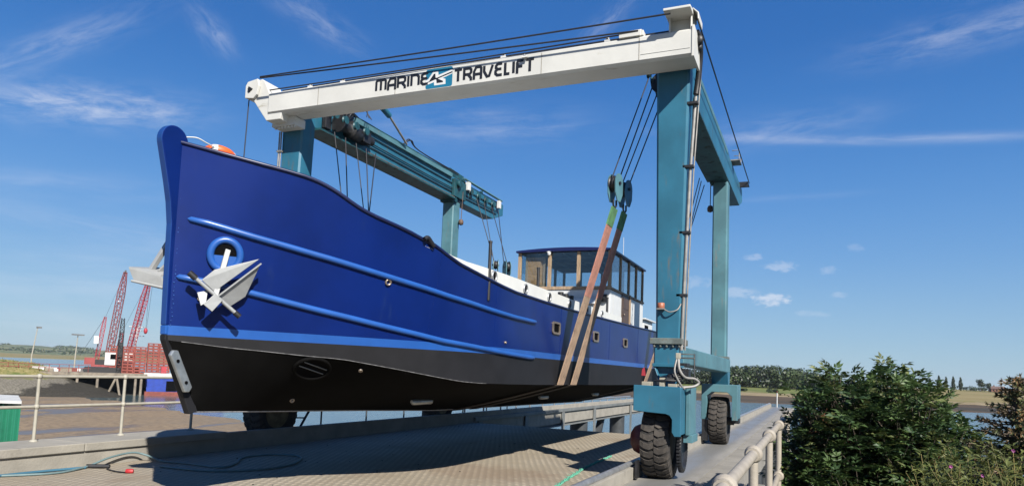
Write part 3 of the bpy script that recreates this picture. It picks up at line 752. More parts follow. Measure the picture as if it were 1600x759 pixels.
for x in (-3.25, -5.15, -8.62, -9.42):
    MB().box(x, x + .09, 10.95, 11.05, 7.11, 7.17).lathe([(.03, 0), (.03, .05), (.0, .06)], (x + .04, 11.0, 7.17), (0, 0, 1), 8).build('beam_lamp', M_CWHT, crossb)
MB().add([(-4.66, 10.89, 7.11), (-4.57, 10.82, 7.02), (-4.70, 10.82, 7.02), (-4.63, 10.897, 7.02)], [(0, 1, 2), (0, 1, 3), (0, 2, 3), (1, 2, 3)]).build('lifting_lug', M_BEAMW, crossb)
pb = MB()
for k, (dy, r) in enumerate(((.02, .03), (.10, .025), (.17, .03), (.25, .022))):
    pb.tube([(-2.1, 11.05 + dy, 7.16 + r), (-6.0, 11.05 + dy, 7.165 + r), (-10.15, 11.05 + dy, 7.16 + r)], r, 6)
pb.build('hose_bundle', M_DARK, crossb)

# lettering: solid strokes laid on the beam face
def ribbon(m, pts, w, x0, z0, sx, sz, y, mi=0):
    P = [Vector((x0 + p[0] * sx, z0 + p[1] * sz)) for p in pts]; L = []; Rr = []
    for i, p in enumerate(P):
        a = (P[i] - P[i - 1]).normalized() if i else None
        b_ = (P[i + 1] - P[i]).normalized() if i < len(P) - 1 else None
        if a is None: n = Vector((-b_.y, b_.x)); k = 1; 
        elif b_ is None: n = Vector((-a.y, a.x)); k = 1
        else:
            n = Vector((-a.y - b_.y, a.x + b_.x)).normalized(); k = 1 / max(.45, n.dot(Vector((-a.y, a.x))))
        L.append(p + n * w / 2 * k); Rr.append(p - n * w / 2 * k)
    for i in range(len(P) - 1):
        q = [L[i], L[i + 1], Rr[i + 1], Rr[i]]
        m.add([(v.x, y, v.y) for v in q], [(0, 1, 2, 3)], mi)
GLY = {'M': [[(0, 0), (0, .85), (.08, 1), (.9, 1), (1, .88), (1, 0)], [(.5, 1), (.5, 0)]],
       'A': [[(0, -.12), (0, .62), (.28, 1), (.85, 1), (1, .88), (1, -.12)], [(0, .36), (1, .36)]],
       'R': [[(0, 0), (0, 1), (.8, 1), (1, .86), (1, .62), (.8, .46), (.1, .46)], [(.55, .46), (1, .1), (1, -.14)]],
       'I': [[(.5, -.02), (.5, 1)]],
       'N': [[(0, 0), (0, 1), (.75, 1), (1, .8), (1, 0)]],
       'E': [[(1, 1), (.32, 1), (.05, .84), (.05, .66), (.3, .53), (.9, .53)], [(.32, .53), (0, .38), (0, .16), (.28, 0), (1, 0)]],
       'T': [[(-.1, 1), (1.1, 1)], [(.5, .95), (.5, -.06)]],
       'V': [[(0, 1), (0, .5), (.35, .02), (.62, .06), (1, 1)]],
       'L': [[(0, 1), (0, 0), (.95, 0)]],
       'F': [[(0, -.12), (0, .85), (.12, 1), (1, 1)], [(0, .5), (.85, .5)]]}
def word(txt, adv, x0, z0, h, w):
    m = MB(); x = x0; y = FY - .004
    for ch in txt:
        wd = adv.get(ch, .155)
        for j, st in enumerate(GLY[ch]): ribbon(m, st, w, x, z0, wd, h, y - .0006 * j)
        x += wd + .06
    return m
LT = None
for part in (word('MARINE', {'I': .02, 'M': .21, 'E': .14}, -7.72, 6.83, .20, .05), word('TRAVELIFT', {'I': .02, 'E': .125, 'L': .09, 'F': .115, 'V': .165, 'T': .125, 'R': .14, 'A': .14}, -6.02, 6.80, .205, .05)):
    if LT: LT.build('lettering', M_LETTER, crossb)
    LT = part
for txt_x in ((-5.985, 'T'), (-5.955, 'M')):
    for j, st in enumerate(GLY[txt_x[1]]): ribbon(LT, st, .005, txt_x[0], 7.028, .02, .022, FY - .004 - .0006 * j)
LT.build('lettering', M_LETTER, crossb)
lg = MB()
def rrect(x0, x1, z0, z1, r, n=6):
    out = []
    for cx, cz, a0 in ((x1 - r, z1 - r, 0), (x0 + r, z1 - r, 90), (x0 + r, z0 + r, 180), (x1 - r, z0 + r, 270)):
        for k in range(n + 1): a = R(a0 + 90 * k / n); out.append((cx + r * math.cos(a), cz + r * math.sin(a)))
    return out
LX0, LX1, LZ0, LZ1 = -6.63, -6.075, 6.725, 7.092
lg.add([(p[0], FY - .0035, p[1]) for p in rrect(LX0, LX1, LZ0, LZ1, .035)], [list(range(28))], 0)
def logo_poly(pts, y, mi):
    out = []
    for a, b_ in pts:
        u = (a - 145 - (645 - b_) * .05) / 522.; v = ((645 - .12 * (a - 150)) - b_) / 462.
        out.append((LX0 + max(0, min(1, u)) * (LX1 - LX0), y, LZ0 + v * (LZ1 - LZ0)))
    lg.add(out, [list(range(len(out)))], mi)
logo_poly([(150, 435), (205, 405), (305, 232), (405, 220), (410, 315), (690, 190), (682, 292), (490, 392), (545, 415), (545, 535), (320, 563), (318, 482), (150, 555)], FY - .0045, 1)
logo_poly([(150, 492), (222, 458), (235, 430), (318, 285), (348, 275), (352, 378), (378, 380), (685, 235), (682, 270), (395, 402), (497, 462), (495, 492), (370, 510), (365, 422), (345, 418), (150, 512)], FY - .0055, 2)
lg.build('logo_panel', [M_LOGO, M_LOGOW, M_LETTER], crossb)

# columns ----------------------------------------------------------------------------------------------------
def taper_box(m, x, w0, w1, y0, y1, z0, z1, c=.035, mi=0):
    def ring(w, z):
        h = w / 2; return [(x - h, y0 + c, z), (x - h + c, y0, z), (x + h - c, y0, z), (x + h, y0 + c, z), (x + h, y1 - c, z), (x + h - c, y1, z), (x - h + c, y1, z), (x - h, y1 - c, z)]
    vs = ring(w0, z0) + ring(w1, z1)
    m.add(vs, [[i, (i + 1) % 8, 8 + (i + 1) % 8, 8 + i] for i in range(8)] + [list(range(8))[::-1], list(range(8, 16))], mi)
for i, x in enumerate(HX):
    s_ = 1 if i == 0 else -1
    m = MB(); taper_box(m, x + .01 * s_, .40, .56, 11.50, 11.93, 2.24, 6.98); col = m.build('column', M_TEAL, hoist)
    m = MB(); m.box(x - .27, x + .25, 11.42, 12.02, 2.14, 2.24)
    for k in range(5): m.lathe([(.024, 0), (.024, .05)], (x - .2 + k * .1, 11.46, 2.09), (0, 0, 1), 6)
    m.build('flange', M_FLANGE, col, bevel=.01)
    m = MB(); taper_box(m, x - .01, .40, .40, 11.48, 11.93, 1.80, 2.14, .02); m.box(x - .225, x + .205, 11.45, 11.95, 1.775, 1.83)
    m.prism([(x - .19, 1.78), (x + .19, 1.78), (x + .08, 1.47), (x - .08, 1.47)], 1, 11.55, 11.88)
    m.bar((x - .19, 11.50, 1.78), (x - .05, 11.40, 1.47), .05, .02); m.bar((x + .19, 11.5, 1.78), (x + .12, 11.40, 1.47), .05, .02)
    m.build('stub_leg', M_TEAL, hoist, bevel=.006)
    m = MB(); taper_box(m, x - .04 * s_, .37, .37, 18.37, 18.80, 2.16, 6.66, .03); fc = m.build('column', M_TEALL if i == 0 else M_TEALL, hoist)
    MB().box(x - .04 * s_ - .23, x - .04 * s_ + .23, 18.32, 18.86, 2.135, 2.19).build('flange', M_FLANGE, fc)
    m = MB(); m.prism([(11.94, 1.84), (11.94, 2.13), (18.93, 2.13), (18.93, 1.79), (18.4, 1.79)], 0, x - .21, x + .20)
    m.build('sill_beam', M_TEALL, hoist, bevel=.02)
    MB().prism([(18.35, 1.80), (18.92, 1.80), (18.8, 1.48), (18.5, 1.48)], 0, x - .2, x + .2).build('stub_leg', M_TEAL, hoist)
    # side beam: web, ledge, top flange; the far end tapers up
    d = -s_      # inward direction
    xb = x - .03 * s_
    m = MB(); m.prism([(11.94, 6.70), (11.94, 7.36), (22.0, 7.36), (22.0, 6.98), (21.2, 6.70)], 0, xb - .19, xb + .19)
    sbm = m.build('side_beam', M_TEAL, hoist, bevel=.015)
    m = MB(); m.box(min(xb - .2, xb + d * .33), max(xb + .2, xb + d * .33), 11.96, 18.3, 6.655, 6.697); m.build('beam_ledge', M_TEALD, sbm); MB().box(min(xb + d * .2, xb + d * .325), max(xb + d * .2, xb + d * .325), 13.7, 18.2, 6.698, 6.712).build('ledge_dirt', M_RUST, sbm)
    m = MB(); m.box(min(xb - .2, xb + d * .27), max(xb + .2, xb + d * .27), 13.3, 18.1, 7.28, 7.40); m.build('top_flange', M_TEALL, sbm, bevel=.008)
    m = MB()
    for k in range(6):
        y = 13.1 + k * 1.5; m.box(xb - .05, xb + .05, y, y + .03, 7.40, 7.52)
    for k, (o_, z) in enumerate(((.0, 7.55), (.07, 7.52), (-.07, 7.49))):
        m.tube([(xb + o_, 12.2, z), (xb + o_, 18.9, z)], .024, 6)
    m.build('hydraulic_pipe', M_TEALD, sbm)
    m = MB()
    for k, (o_, z) in enumerate(((.215, 7.18), (.225, 7.02), (.215, 6.92))):
        m.tube(sag((xb + d * o_, 12.9, z), (xb + d * o_, 21.4, z - .02), .03), .014, 6)
    m.build('hoist_rope', M_ROPE, sbm)
    # winch, trolley sheaves, clutter
    m = MB(); m.lathe([(.2, 0), (.2, .03), (.13, .04), (.13, .42), (.2, .43), (.2, .46)], (xb + d * .36, 12.5, 6.98), (0, 1, 0), 20)
    m.lathe([(.15, 0), (.17, .05), (.17, .3), (.1, .34)], (xb + d * .36, 12.98, 6.95), (0, 1, 0), 16)
    m.build('winch_drum', M_DARK, sbm)
    m = MB(); m.box(xb + d * .36 - .12, xb + d * .36 + .12, 13.34, 13.62, 6.82, 7.1); m.lathe([(.1, 0), (.1, .2), (.07, .22)], (xb + d * .36, 13.62, 6.96), (0, 1, 0), 12)
    m.build('hydraulic_motor', M_DARK, sbm, bevel=.012)
    MB().box(xb + d * .22 - .08, xb + d * .22 + .08, 12.9, 13.15, 7.05, 7.62).build('motor_bracket', M_DARK, sbm, bevel=.012); MB().box(xb + d * .3 - .05, xb + d * .3 + .05, 12.1, 12.3, 6.75, 7.3).build('junction_box', M_DARK, sbm, bevel=.01)
    m = MB(); 
    for y in (12.2, 12.55, 12.95, 13.35): MB().lathe([(.09, 0), (.06, .02), (.06, .04), (.09, .06)], (xb + d * .5, y, 7.05), (d, 0, 0), 14).lathe([(.03, -.3), (.03, 0)], (xb + d * .5, y, 7.05), (d, 0, 0), 8).build('sheave', M_TEALD, sbm)
    m = MB()
    for k in range(5): m.tube(smooth_path([(xb + d * .3, 12.4 + k * .12, 7.1), (xb + d * .42, 12.5 + k * .1, 7.34), (xb + d * .2, 12.9 + k * .14, 7.45), (xb, 13.2 + k * .2, 7.42)], 4), .016, 5)
    m.build('hose', M_ROPE, sbm)
    # far trolley at the column head
    m = MB(); m.box(xb + d * .2, xb + d * .30, 18.2, 18.95, 6.75, 7.28); m.prism([(18.0, 7.4), (18.2, 7.62), (19.1, 7.58), (19.3, 7.4)], 0, xb - .1, xb + .12)
    m.lathe([(.11, 0), (.11, .08)], (xb + d * .32, 18.4, 7.15), (d, 0, 0), 14); m.box(xb - .2, xb + .26 * d, 18.25, 18.5, 6.6, 6.72)
    m.build('trolley', M_TEALD, sbm, bevel=.008)
    m = MB()
    for k in range(4):
        m = MB(); y = 19.4 + k * .55; m.lathe([(.1, 0), (.07, .02), (.07, .05), (.1, .07)], (xb + d * .22, y, 7.16), (d, 0, 0), 14)
        m.box(xb + d * .2 - .02, xb + d * .2 + .02, y - .04, y + .04, 6.95, 7.32); m.build('sheave', M_TEALD, sbm)
    m = MB(); m.tube([(xb + d * .27, 18.9, 7.45), (xb + d * .27, 21.7, 7.42)], .03, 6); m.tube([(xb + d * .2, 18.9, 7.47), (xb + d * .2, 21.7, 7.44)], .024, 6)
    m.build('hydraulic_pipe', M_TEALL, sbm)
    MB().box(xb + d * .24, xb + d * .36, 19.0, 19.15, 7.12, 7.38).box(xb + d * .24, xb + d * .34, 21.35, 21.5, 7.1, 7.36).build('limit_switch', M_CWHT, sbm, bevel=.01)
    MB().box(min(xb - s_ * .02, xb + s_ * .42), max(xb - s_ * .02, xb + s_ * .42), 21.2, 21.75, 7.37, 7.40).box(min(xb - s_ * .02, xb + s_ * .42), max(xb - s_ * .02, xb + s_ * .42), 21.2, 21.24, 7.25, 7.37).build('end_plate', M_DARK, sbm)
    m = MB(); yy = 19.0; m.box(min(xb + s_ * .16, xb + s_ * .4), max(xb + s_ * .16, xb + s_ * .4), yy, yy + .5, 7.39, 7.42)
    for q in (yy, yy + .48): m.tube([(xb + s_ * .38, q, 7.42), (xb + s_ * .38, q, 7.66), (xb + s_ * .2, q, 7.66)], .012, 5)
    m.build('step_bracket', M_GREY, sbm)
    MB().tube([(xb + d * .3, 18.75, 7.0), (xb + d * .3, 18.7, 6.1)], .012, 5).lathe([(.0, 0), (.07, .03), (.08, .12), (.05, .18)], (xb + d * .3, 18.7, 5.95), (0, 0, 1), 12).build('pendant_weight', M_RUSTROPE, sbm)

# hydraulic ram under the beam, left side
m = MB(); m.tube([(-9.62, 13.4, 7.95), (-9.7, 14.3, 7.78)], .075, 10); m.build('ram_barrel', M_TEAL, hoist)
MB().tube([(-9.7, 14.3, 7.78), (-9.85, 15.4, 7.42)], .028, 8).build('ram_rod', M_GREY, hoist)
m = MB()
for k in range(3): m.tube(smooth_path([(-9.75, 13.0 + k * .05, 7.95), (-9.8 - k * .03, 13.5, 7.7), (-9.75, 13.45 + k * .1, 7.45)], 5), .012, 5)
for k in range(2): m.tube(smooth_path([(-9.95, 15.4, 7.44), (-9.9, 15.6 + k * .1, 7.62), (-9.95, 16.2, 7.5), (-9.95, 18.5, 7.5 - k * .05)], 5), .016, 5)
m.build('hose', M_ROPE, hoist)

# pipe on the right column, beacon, left conduit
m = MB(); px = [(-1.80, 11.62, 6.95), (-1.83, 11.60, 6.4), (-1.90, 11.56, 5.0), (-1.95, 11.54, 3.4), (-1.985, 11.53, 2.05)]
m.tube(px, .028, 10); m.tube([(p[0] + .05, p[1] + .03, p[2]) for p in px], .014, 6); m.build('conduit', M_GREY, hoist)
m = MB(); m.tube(smooth_path([(-1.78, 11.2, 7.2), (-1.74, 11.3, 7.12), (-1.76, 11.5, 6.9), (-1.80, 11.58, 6.55), (-1.83, 11.58, 6.3)], 5), .05, 7)
m.ball((-1.74, 11.25, 7.08), .07, 10, 0, (1, .8, 1.2)); m.ball((-1.75, 11.32, 6.98), .06, 8); m.build('hose_bundle', M_DARK, hoist)
m = MB()
for z in (6.12, 5.05, 3.95, 2.92): 
    xx = interp(z, [2.05, 3.4, 5.0, 6.4], [-1.985, -1.95, -1.90, -1.83]); m.box(xx - .12, xx + .06, 11.50, 11.60, z, z + .045)
m.build('pipe_clamp', M_DARK, hoist, bevel=.004)
MB().lathe([(.055, 0), (.06, .01), (.058, .085), (.05, .09)], (-2.31, 11.44, 2.72), (0, 0, 1), 16).build('beacon', mat('beacon_orange', (.42, .14, .07), .5, var=.15), hoist)
MB().box(-2.37, -2.25, 11.38, 11.50, 2.70, 2.72).tube(smooth_path([(-2.25, 11.44, 2.7), (-2.16, 11.42, 2.66), (-2.05, 11.46, 2.70), (-2.0, 11.5, 2.8)], 4), .012, 6).build('beacon_bracket', M_GREY, hoist)
m = MB()
for k in range(2): m.tube([(-10.52 + k * .05, 11.46, 6.5), (-10.50 + k * .05, 11.46, 2.2)], .016, 6)
m.box(-10.55, -10.42, 11.43, 11.5, 6.05, 6.09); m.box(-10.55, -10.42, 11.43, 11.5, 4.4, 4.44); m.build('conduit', M_GREY, hoist)

# long ropes over the beam and down
def rope(name, pts, r=.0125, mt=None, par=None):
    return MB().tube(pts, r, 6).build(name, mt or M_ROPE, par or hoist)
rope('hoist_rope', sag((-2.10, 10.66, 7.29), (-10.40, 10.66, 7.37), .015), .014)
rope('hoist_rope', sag((-2.66, 10.87, 7.20), (-10.40, 10.66, 7.345), .01), .014)
rope('hoist_rope', sag((-2.6, 10.95, 7.22), (-10.55, 10.98, 7.22), .02), .013)
rope('hoist_rope', [(-10.97, 10.98, 7.15), (-11.0, 10.98, 5.75), (-11.0, 10.98, 2.2)], .012)
rope('hoist_rope', [(-1.75, 11.1, 7.36), (-1.80, 21.4, 7.40)], .014)
rope('hoist_rope', [(-1.84, 10.95, 7.33), (-1.76, 11.3, 6.95)], .016)

# wheels ----------------------------------------------------------------------------------------------------
def tyre_mesh(c, rad, wd):
    m = MB(); x, y, z = c; hw = wd / 2
    prof = [(rad * .56, -hw * .74), (rad * .66, -hw * .98), (rad * .82, -hw), (rad * .93, -hw * .95), (rad * .955, -hw * .8), (rad * .96, 0), (rad * .955, hw * .8), (rad * .93, hw * .95), (rad * .82, hw), (rad * .66, hw * .98), (rad * .56, hw * .74)]
    m.lathe(prof, (x, y, z), (1, 0, 0), 48, 0)
    N = 27
    def pt(xl, ang, r): return (x + xl, y + r * math.sin(ang), z + r * math.cos(ang))
    path = [(.02, .0, 1.0), (.33, -.055, 1.0), (.68, -.02, .995), (.93, .035, .965), (1.0, .045, .86)]
    for sd in (-1, 1):
        for k in range(N):
            a0 = 2 * math.pi * (k + (.5 if sd > 0 else 0)) / N
            hwa = .068
            for i in range(len(path) - 1):
                (u0, d0, r0), (u1, d1, r1) = path[i], path[i + 1]
                w0 = hwa * (1.15 if i == 0 else 1.0); q = []
                for (u, dd, rr) in ((u0, d0, r0), (u1, d1, r1)):
                    for e in (-1, 1):
                        q.append(pt(sd * hw * u, a0 + dd + e * w0, rad * rr * 1.0)); q.append(pt(sd * hw * u * .99, a0 + dd + e * w0 * 1.15, rad * min(rr, .95) * .94))
                m.add(q, [(0, 2, 6, 4), (0, 4, 5, 1), (2, 3, 7, 6), (4, 6, 7, 5), (0, 1, 3, 2)], 1)
    return m
def wheel(c, rad, wd, outer):
    x, y, z = c
    t = tyre_mesh(c, rad, wd).build('tyre', [M_RUBBER, M_LUG], hoist)
    m = MB()
    for sd in (-1, 1):
        m.lathe([(rad * .57, wd * .38), (rad * .55, wd * .40), (rad * .5, wd * .30), (rad * .44, wd * .22), (rad * .2, wd * .2), (rad * .18, wd * .32), (0, wd * .33)], (x, y, z), (sd, 0, 0), 28)
        for k in range(8):
            a = k * math.pi / 4; m.lathe([(.022, 0), (.022, .03)], (x + sd * wd * .21, y + rad * .33 * math.cos(a), z + rad * .33 * math.sin(a)), (sd, 0, 0), 6)
    m.build('rim', M_RIM, t)
    return t
tr = .59
for i, x in enumerate(HX):
    s_ = 1 if i == 0 else -1
    w = wheel((x - .085 * s_ if i == 0 else x - .13, 11.58, tr), tr, .46, s_)
    wheel((x - .01 * s_ if i == 0 else x - .1, 18.62, tr), tr, .44, s_)
    xc = x - .02
    # near hood: plated box with a tyre slot
    m = MB(); a, b_ = xc - .40, xc + .34
    if i == 0:
        poly = [(-2.60, 1.475), (-1.875, 1.465), (-1.865, .72), (-1.96, .715), (-2.0, .78), (-2.0, .97), (-2.04, 1.03), (-2.10, 1.05), (-2.50, 1.07), (-2.60, 1.08)]
    else:
        poly = [(-10.62, 1.475), (-9.86, 1.465), (-9.86, 1.08), (-9.95, 1.07), (-10.58, 1.05), (-10.58, .72), (-10.62, .72)]
    m.prism(poly, 1, 10.90, 10.925); m.prism([(p[0], p[1]) for p in poly], 1, 12.25, 12.28)
    if i == 0: m.box(-1.90, -1.868, 10.925, 12.25, .74, 1.462); m.box(-2.598, -2.57, 10.925, 12.25, 1.10, 1.46)
    else: m.box(-9.90, -9.862, 10.925, 12.25, 1.1, 1.46); m.box(-10.618, -10.59, 10.925, 12.25, .74, 1.46)
    m.box(xc - .36, xc + .3, 10.93, 12.24, 1.40, 1.455)
    m.build('wheel_hood', M_TEAL, hoist, bevel=.008)
    if i == 0:
        m = MB(); m.box(-1.86, -1.80, 11.3, 11.95, .72, 1.46); m.box(-1.90, -1.76, 11.35, 11.9, .60, .72); m.build('hood_leg', M_TEALL, hoist, bevel=.006)
        m = MB(); m.lathe([(.0, -.06), (.12, -.05), (.2, .0), (.24, .08), (.24, .14)], (-2.72, 11.58, tr), (1, 0, 0), 24); m.build('wheel_hub', M_MAROON, hoist)
        m = MB(); m.lathe([(.08, 0), (.34, .01), (.34, .06), (.28, .07), (.26, .03), (.08, .03)], (-1.98, 11.58, .47), (1, 0, 0), 40)
        for k in range(40):
            a_ = k * math.pi / 20; m.box(-1.98, -1.92, 11.58 + .345 * math.cos(a_) - .015, 11.58 + .345 * math.cos(a_) + .015, .47 + .345 * math.sin(a_) - .015, .47 + .345 * math.sin(a_) + .015)
        m.build('drive_sprocket', M_DARK, hoist)
        MB().box(-2.57, -2.53, 10.98, 11.12, .03, .30).build('mud_scraper', M_DARK, hoist)
        m = MB()
        vc = mat('valve_cream', (.40, .37, .29), .6, var=.2, dirt=(BROWN, .4, 8, (1, 1, 1)))
        for (x0, x1, y0, y1, z0, z1) in ((-2.50, -2.36, 11.0, 11.2, 1.46, 1.53), (-2.22, -2.14, 10.98, 11.1, 1.46, 1.60), (-2.09, -1.95, 11.0, 11.3, 1.46, 1.51), (-1.99, -1.92, 11.06, 11.14, 1.9, 1.99)):
            MB().box(x0, x1, y0, y1, z0, z1).build('valve_block', vc, hoist, bevel=.008)
        MB().lathe([(.05, 0), (.07, .04), (.07, .1), (.03, .13)], (-2.05, 11.1, 1.54), (0, 0, 1), 12).build('filter_cap', M_DARK, hoist)
        m = MB()
        m.tube(smooth_path([(-1.95, 11.1, 1.95), (-1.93, 11.05, 1.75), (-1.85, 11.1, 1.62), (-1.72, 11.2, 1.60), (-1.66, 11.25, 1.54), (-1.74, 11.2, 1.48), (-1.95, 11.1, 1.46), (-2.1, 11.05, 1.47)], 6), .022, 8)
        m.tube(smooth_path([(-1.97, 11.1, 1.93), (-1.99, 11.0, 1.7), (-1.9, 11.05, 1.5), (-1.85, 11.1, 1.44)], 6), .016, 8)
        m.build('hose', M_GREY, hoist)
        m = MB()
        for k in range(5): m.tube(smooth_path([(-2.3 + k * .05, 11.0, 1.55), (-2.1, 10.97 + k * .03, 1.56 + k * .015), (-1.9, 11.1, 1.58 + k * .03), (-1.86, 11.4, 1.75)], 5), .014, 5)
        m.box(-2.0, -1.82, 11.25, 11.5, 1.6, 1.75); m.box(-2.02, -1.84, 11.2, 11.5, 1.80, 1.84)
        m.tube([(-1.98, 11.2, 1.98), (-1.74, 11.3, 1.98), (-1.74, 11.3, 1.55)], .014, 5); m.tube([(-1.98, 11.2, 1.92), (-1.74, 11.3, 1.92)], .012, 5)
        m.build('hydraulic_fittings', M_DARK, hoist)
        MB().add([(-2.50, 10.98, 1.62), (-2.44, 10.98, 1.62), (-2.46, 10.98, 1.75), (-2.49, 10.98, 1.72), (-2.5, 11.02, 1.62), (-2.44, 11.02, 1.62), (-2.46, 11.02, 1.75), (-2.49, 11.02, 1.72)], [(0, 1, 2, 3), (4, 5, 6, 7), (0, 1, 5, 4), (1, 2, 6, 5), (2, 3, 7, 6), (3, 0, 4, 7)]).build('reflector', M_CRED, hoist)
    # far saddle: upside-down U with chamfered corners
    m = MB(); L, Rr = x - .40, x + .46
    U = [(L, .62), (L, 1.49), (Rr, 1.49), (Rr, .62), (Rr - .13, .62), (Rr - .13, 1.20), (Rr - .24, 1.30), (L + .25, 1.30), (L + .13, 1.20), (L + .13, .62)]
    m.prism(U, 1, 18.15, 18.95); m.build('wheel_hood', M_TEALL, hoist, bevel=.01)
    MB().box(Rr - .15, Rr + .02, 18.35, 18.75, .54, .66).lathe([(.1, 0), (.1, .2)], (x + .15, 18.55, tr), (1, 0, 0), 14).build('axle_bearing', M_DARK, hoist)
    MB().box(L + .02, L + .16, 18.15, 18.3, .1, .62).build('mud_scraper', M_DARK, hoist)

# ================================================================== PULLEY BLOCKS AND SLINGS
def pulley_block(label, c, ang, tops, face_mat, group='pulley blocks under the hoist'):
    x, y, z = c; t = thing('pulley_block', label, 'pulley block', c, group)
    ca, sa = math.cos(ang), math.sin(ang)
    axis = Vector((ca, sa, 0)); wv = Vector((-sa, ca, 0))
    def side(o):
        out = []
        for k in range(17): a = math.pi * k / 16; out.append(Vector(c) + axis * o + wv * (.135 * math.cos(a)) + Vector((0, 0, .08 + .19 * math.sin(a))))
        out += [Vector(c) + axis * o + wv * -.125 + Vector((0, 0, -.1)), Vector(c) + axis * o + wv * -.05 + Vector((0, 0, -.24)), Vector(c) + axis * o + wv * .05 + Vector((0, 0, -.24)), Vector(c) + axis * o + wv * .125 + Vector((0, 0, -.1))]
        return out
    m = MB()
    for o in (-.085, .065): m.slab(side(o), axis, .02)
    m.build('cheek_plate', face_mat, t)
    m = MB(); m.lathe([(.15, -.06), (.115, -.04), (.115, -.02), (.15, 0), (.115, .02), (.115, .04), (.15, .06)], Vector(c) + Vector((0, 0, .09)), axis, 24); m.build('sheave', M_DARK, t)
    MB().lathe([(.03, -.11), (.03, .11)], Vector(c) + Vector((0, 0, .09)), axis, 10).build('pin', M_DARK, t)
    m = MB(); p0 = Vector(c) + Vector((0, 0, -.2))
    m.tube([p0 + wv * .05, p0 + wv * .055 + Vector((0, 0, -.1)), p0 + Vector((0, 0, -.16)), p0 - wv * .055 + Vector((0, 0, -.1)), p0 - wv * .05], .018, 8); m.build('shackle', M_DARK, t)
    m = MB()
    for k, tp in enumerate(tops):
        off = wv * (.12 if k % 2 else -.12) + axis * (-.03 if k < 2 else .03)
        m.tube([Vector(c) + off + Vector((0, 0, .1)), tp], .0125, 6)
    m.build('hoist_rope', M_ROPE, t)
    return p0 + Vector((0, 0, -.15))
def sling(label, y, top_r, top_l, mats, wd=.32, group='lifting slings under the hull', Xs=2.085, zc=1.40, kz=.86):
    t = thing('lifting_sling', label, 'lifting sling', (-6.3, y, kz - .05), group)
    ys = Vector((0, wd, 0))
    def strip(pts, mt, name, th=.018):
        m = MB(); pts = [Vector(p) for p in pts]; vs = []
        for i, p in enumerate(pts):
            d = (pts[min(i + 1, len(pts) - 1)] - pts[max(i - 1, 0)]).normalized(); n = d.cross(Vector((0, 1, 0))).normalized() * th / 2
            vs += [p - ys / 2 - n, p + ys / 2 - n, p + ys / 2 + n, p - ys / 2 + n]
        fs = [(0, 1, 2, 3)]
        for i in range(len(pts) - 1):
            for k in range(4): fs.append((i * 4 + k, i * 4 + (k + 1) % 4, i * 4 + 4 + (k + 1) % 4, i * 4 + 4 + k))
        e = (len(pts) - 1) * 4; fs.append((e, e + 1, e + 2, e + 3)); m.add(vs, fs); return m.build(name, mt, t)
    top_r = Vector(top_r); top_l = Vector(top_l)
    cr = Vector((-6.3 + Xs, y, zc)); cl = Vector((-6.3 - Xs, y, zc))
    ends = []
    for tp, c in ((top_r, cr), (top_l, cl)):
        g1 = tp.lerp(c, .10); k = Vector((c.x + .012 * (1 if c.x > -6.3 else -1), y, interp(.5, [0, 1], [zc, 2.8])))
        strip([tp, g1], M_STRAPG, 'sleeve', .035)
        mid = tp.lerp(c, .5)
        strip([g1, mid], mats[0], 'upper_strap', .024)
        strip([mid, tp.lerp(c, .9), c], mats[1], 'lower_strap', .018)
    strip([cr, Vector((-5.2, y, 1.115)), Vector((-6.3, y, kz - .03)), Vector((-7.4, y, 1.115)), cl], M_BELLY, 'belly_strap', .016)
T = lambda *a: Vector(a)
p1 = pulley_block('pale teal pulley block with rusty edge above the nearer pair of tan straps', (-3.30, 12.07, 4.93), -.25, [T(-2.74, 12.2, 7.05), T(-2.74, 12.55, 7.05)], M_TEALL)
p2 = pulley_block('dark blue-green pulley block behind the pale one, above the red-brown strap', (-3.32, 12.85, 5.02), -.25, [T(-2.74, 12.95, 7.05), T(-2.74, 13.35, 7.05)], M_TEAL)
p3 = pulley_block('teal pulley block hanging on the far left side, hidden behind the boat bow', (-9.1, 12.07, 4.6), .25, [T(-9.75, 12.3, 6.7), T(-9.75, 12.7, 6.7)], M_TEALL)
p4 = pulley_block('teal pulley block on the far left side, hidden behind the raised bow deck', (-9.1, 12.85, 4.6), .25, [T(-9.75, 13.1, 6.7), T(-9.75, 13.5, 6.7), T(-9.75, 13.9, 6.7)], M_TEAL)
p5 = pulley_block('pale teal pulley block peeking above the white cabin side beside the dark stanchion', (-8.95, 19.3, 4.72), .5, [T(-9.75, 19.4, 6.95), T(-9.75, 19.95, 6.95)], M_TEALL)
p6 = pulley_block('larger pale teal pulley block just right of the stanchion, above the cabin side', (-8.75, 19.7, 4.72), .9, [T(-9.75, 20.5, 6.95), T(-9.75, 21.05, 6.95)], M_TEALL)
p7 = pulley_block('teal pulley block on the right behind the near column, serving the rear sling', (-3.35, 18.9, 4.4), -.25, [T(-2.72, 18.0, 6.7), T(-2.72, 18.3, 6.7), T(-2.7, 18.7, 6.7)], M_TEAL)
sling('tan webbing sling nearest the bow, rising to the pale pulley block', 12.07, p1, p3, (M_STRAPR, M_STRAP))
sling('red-brown sling second from the bow, rising to the dark pulley block', 12.82, p2, p4, (M_STRAPR, M_STRAP))
sling('grey-tan sling under the stern, partly hidden behind the near right column', 18.9, p7, p5, (M_STRAP, M_STRAP))
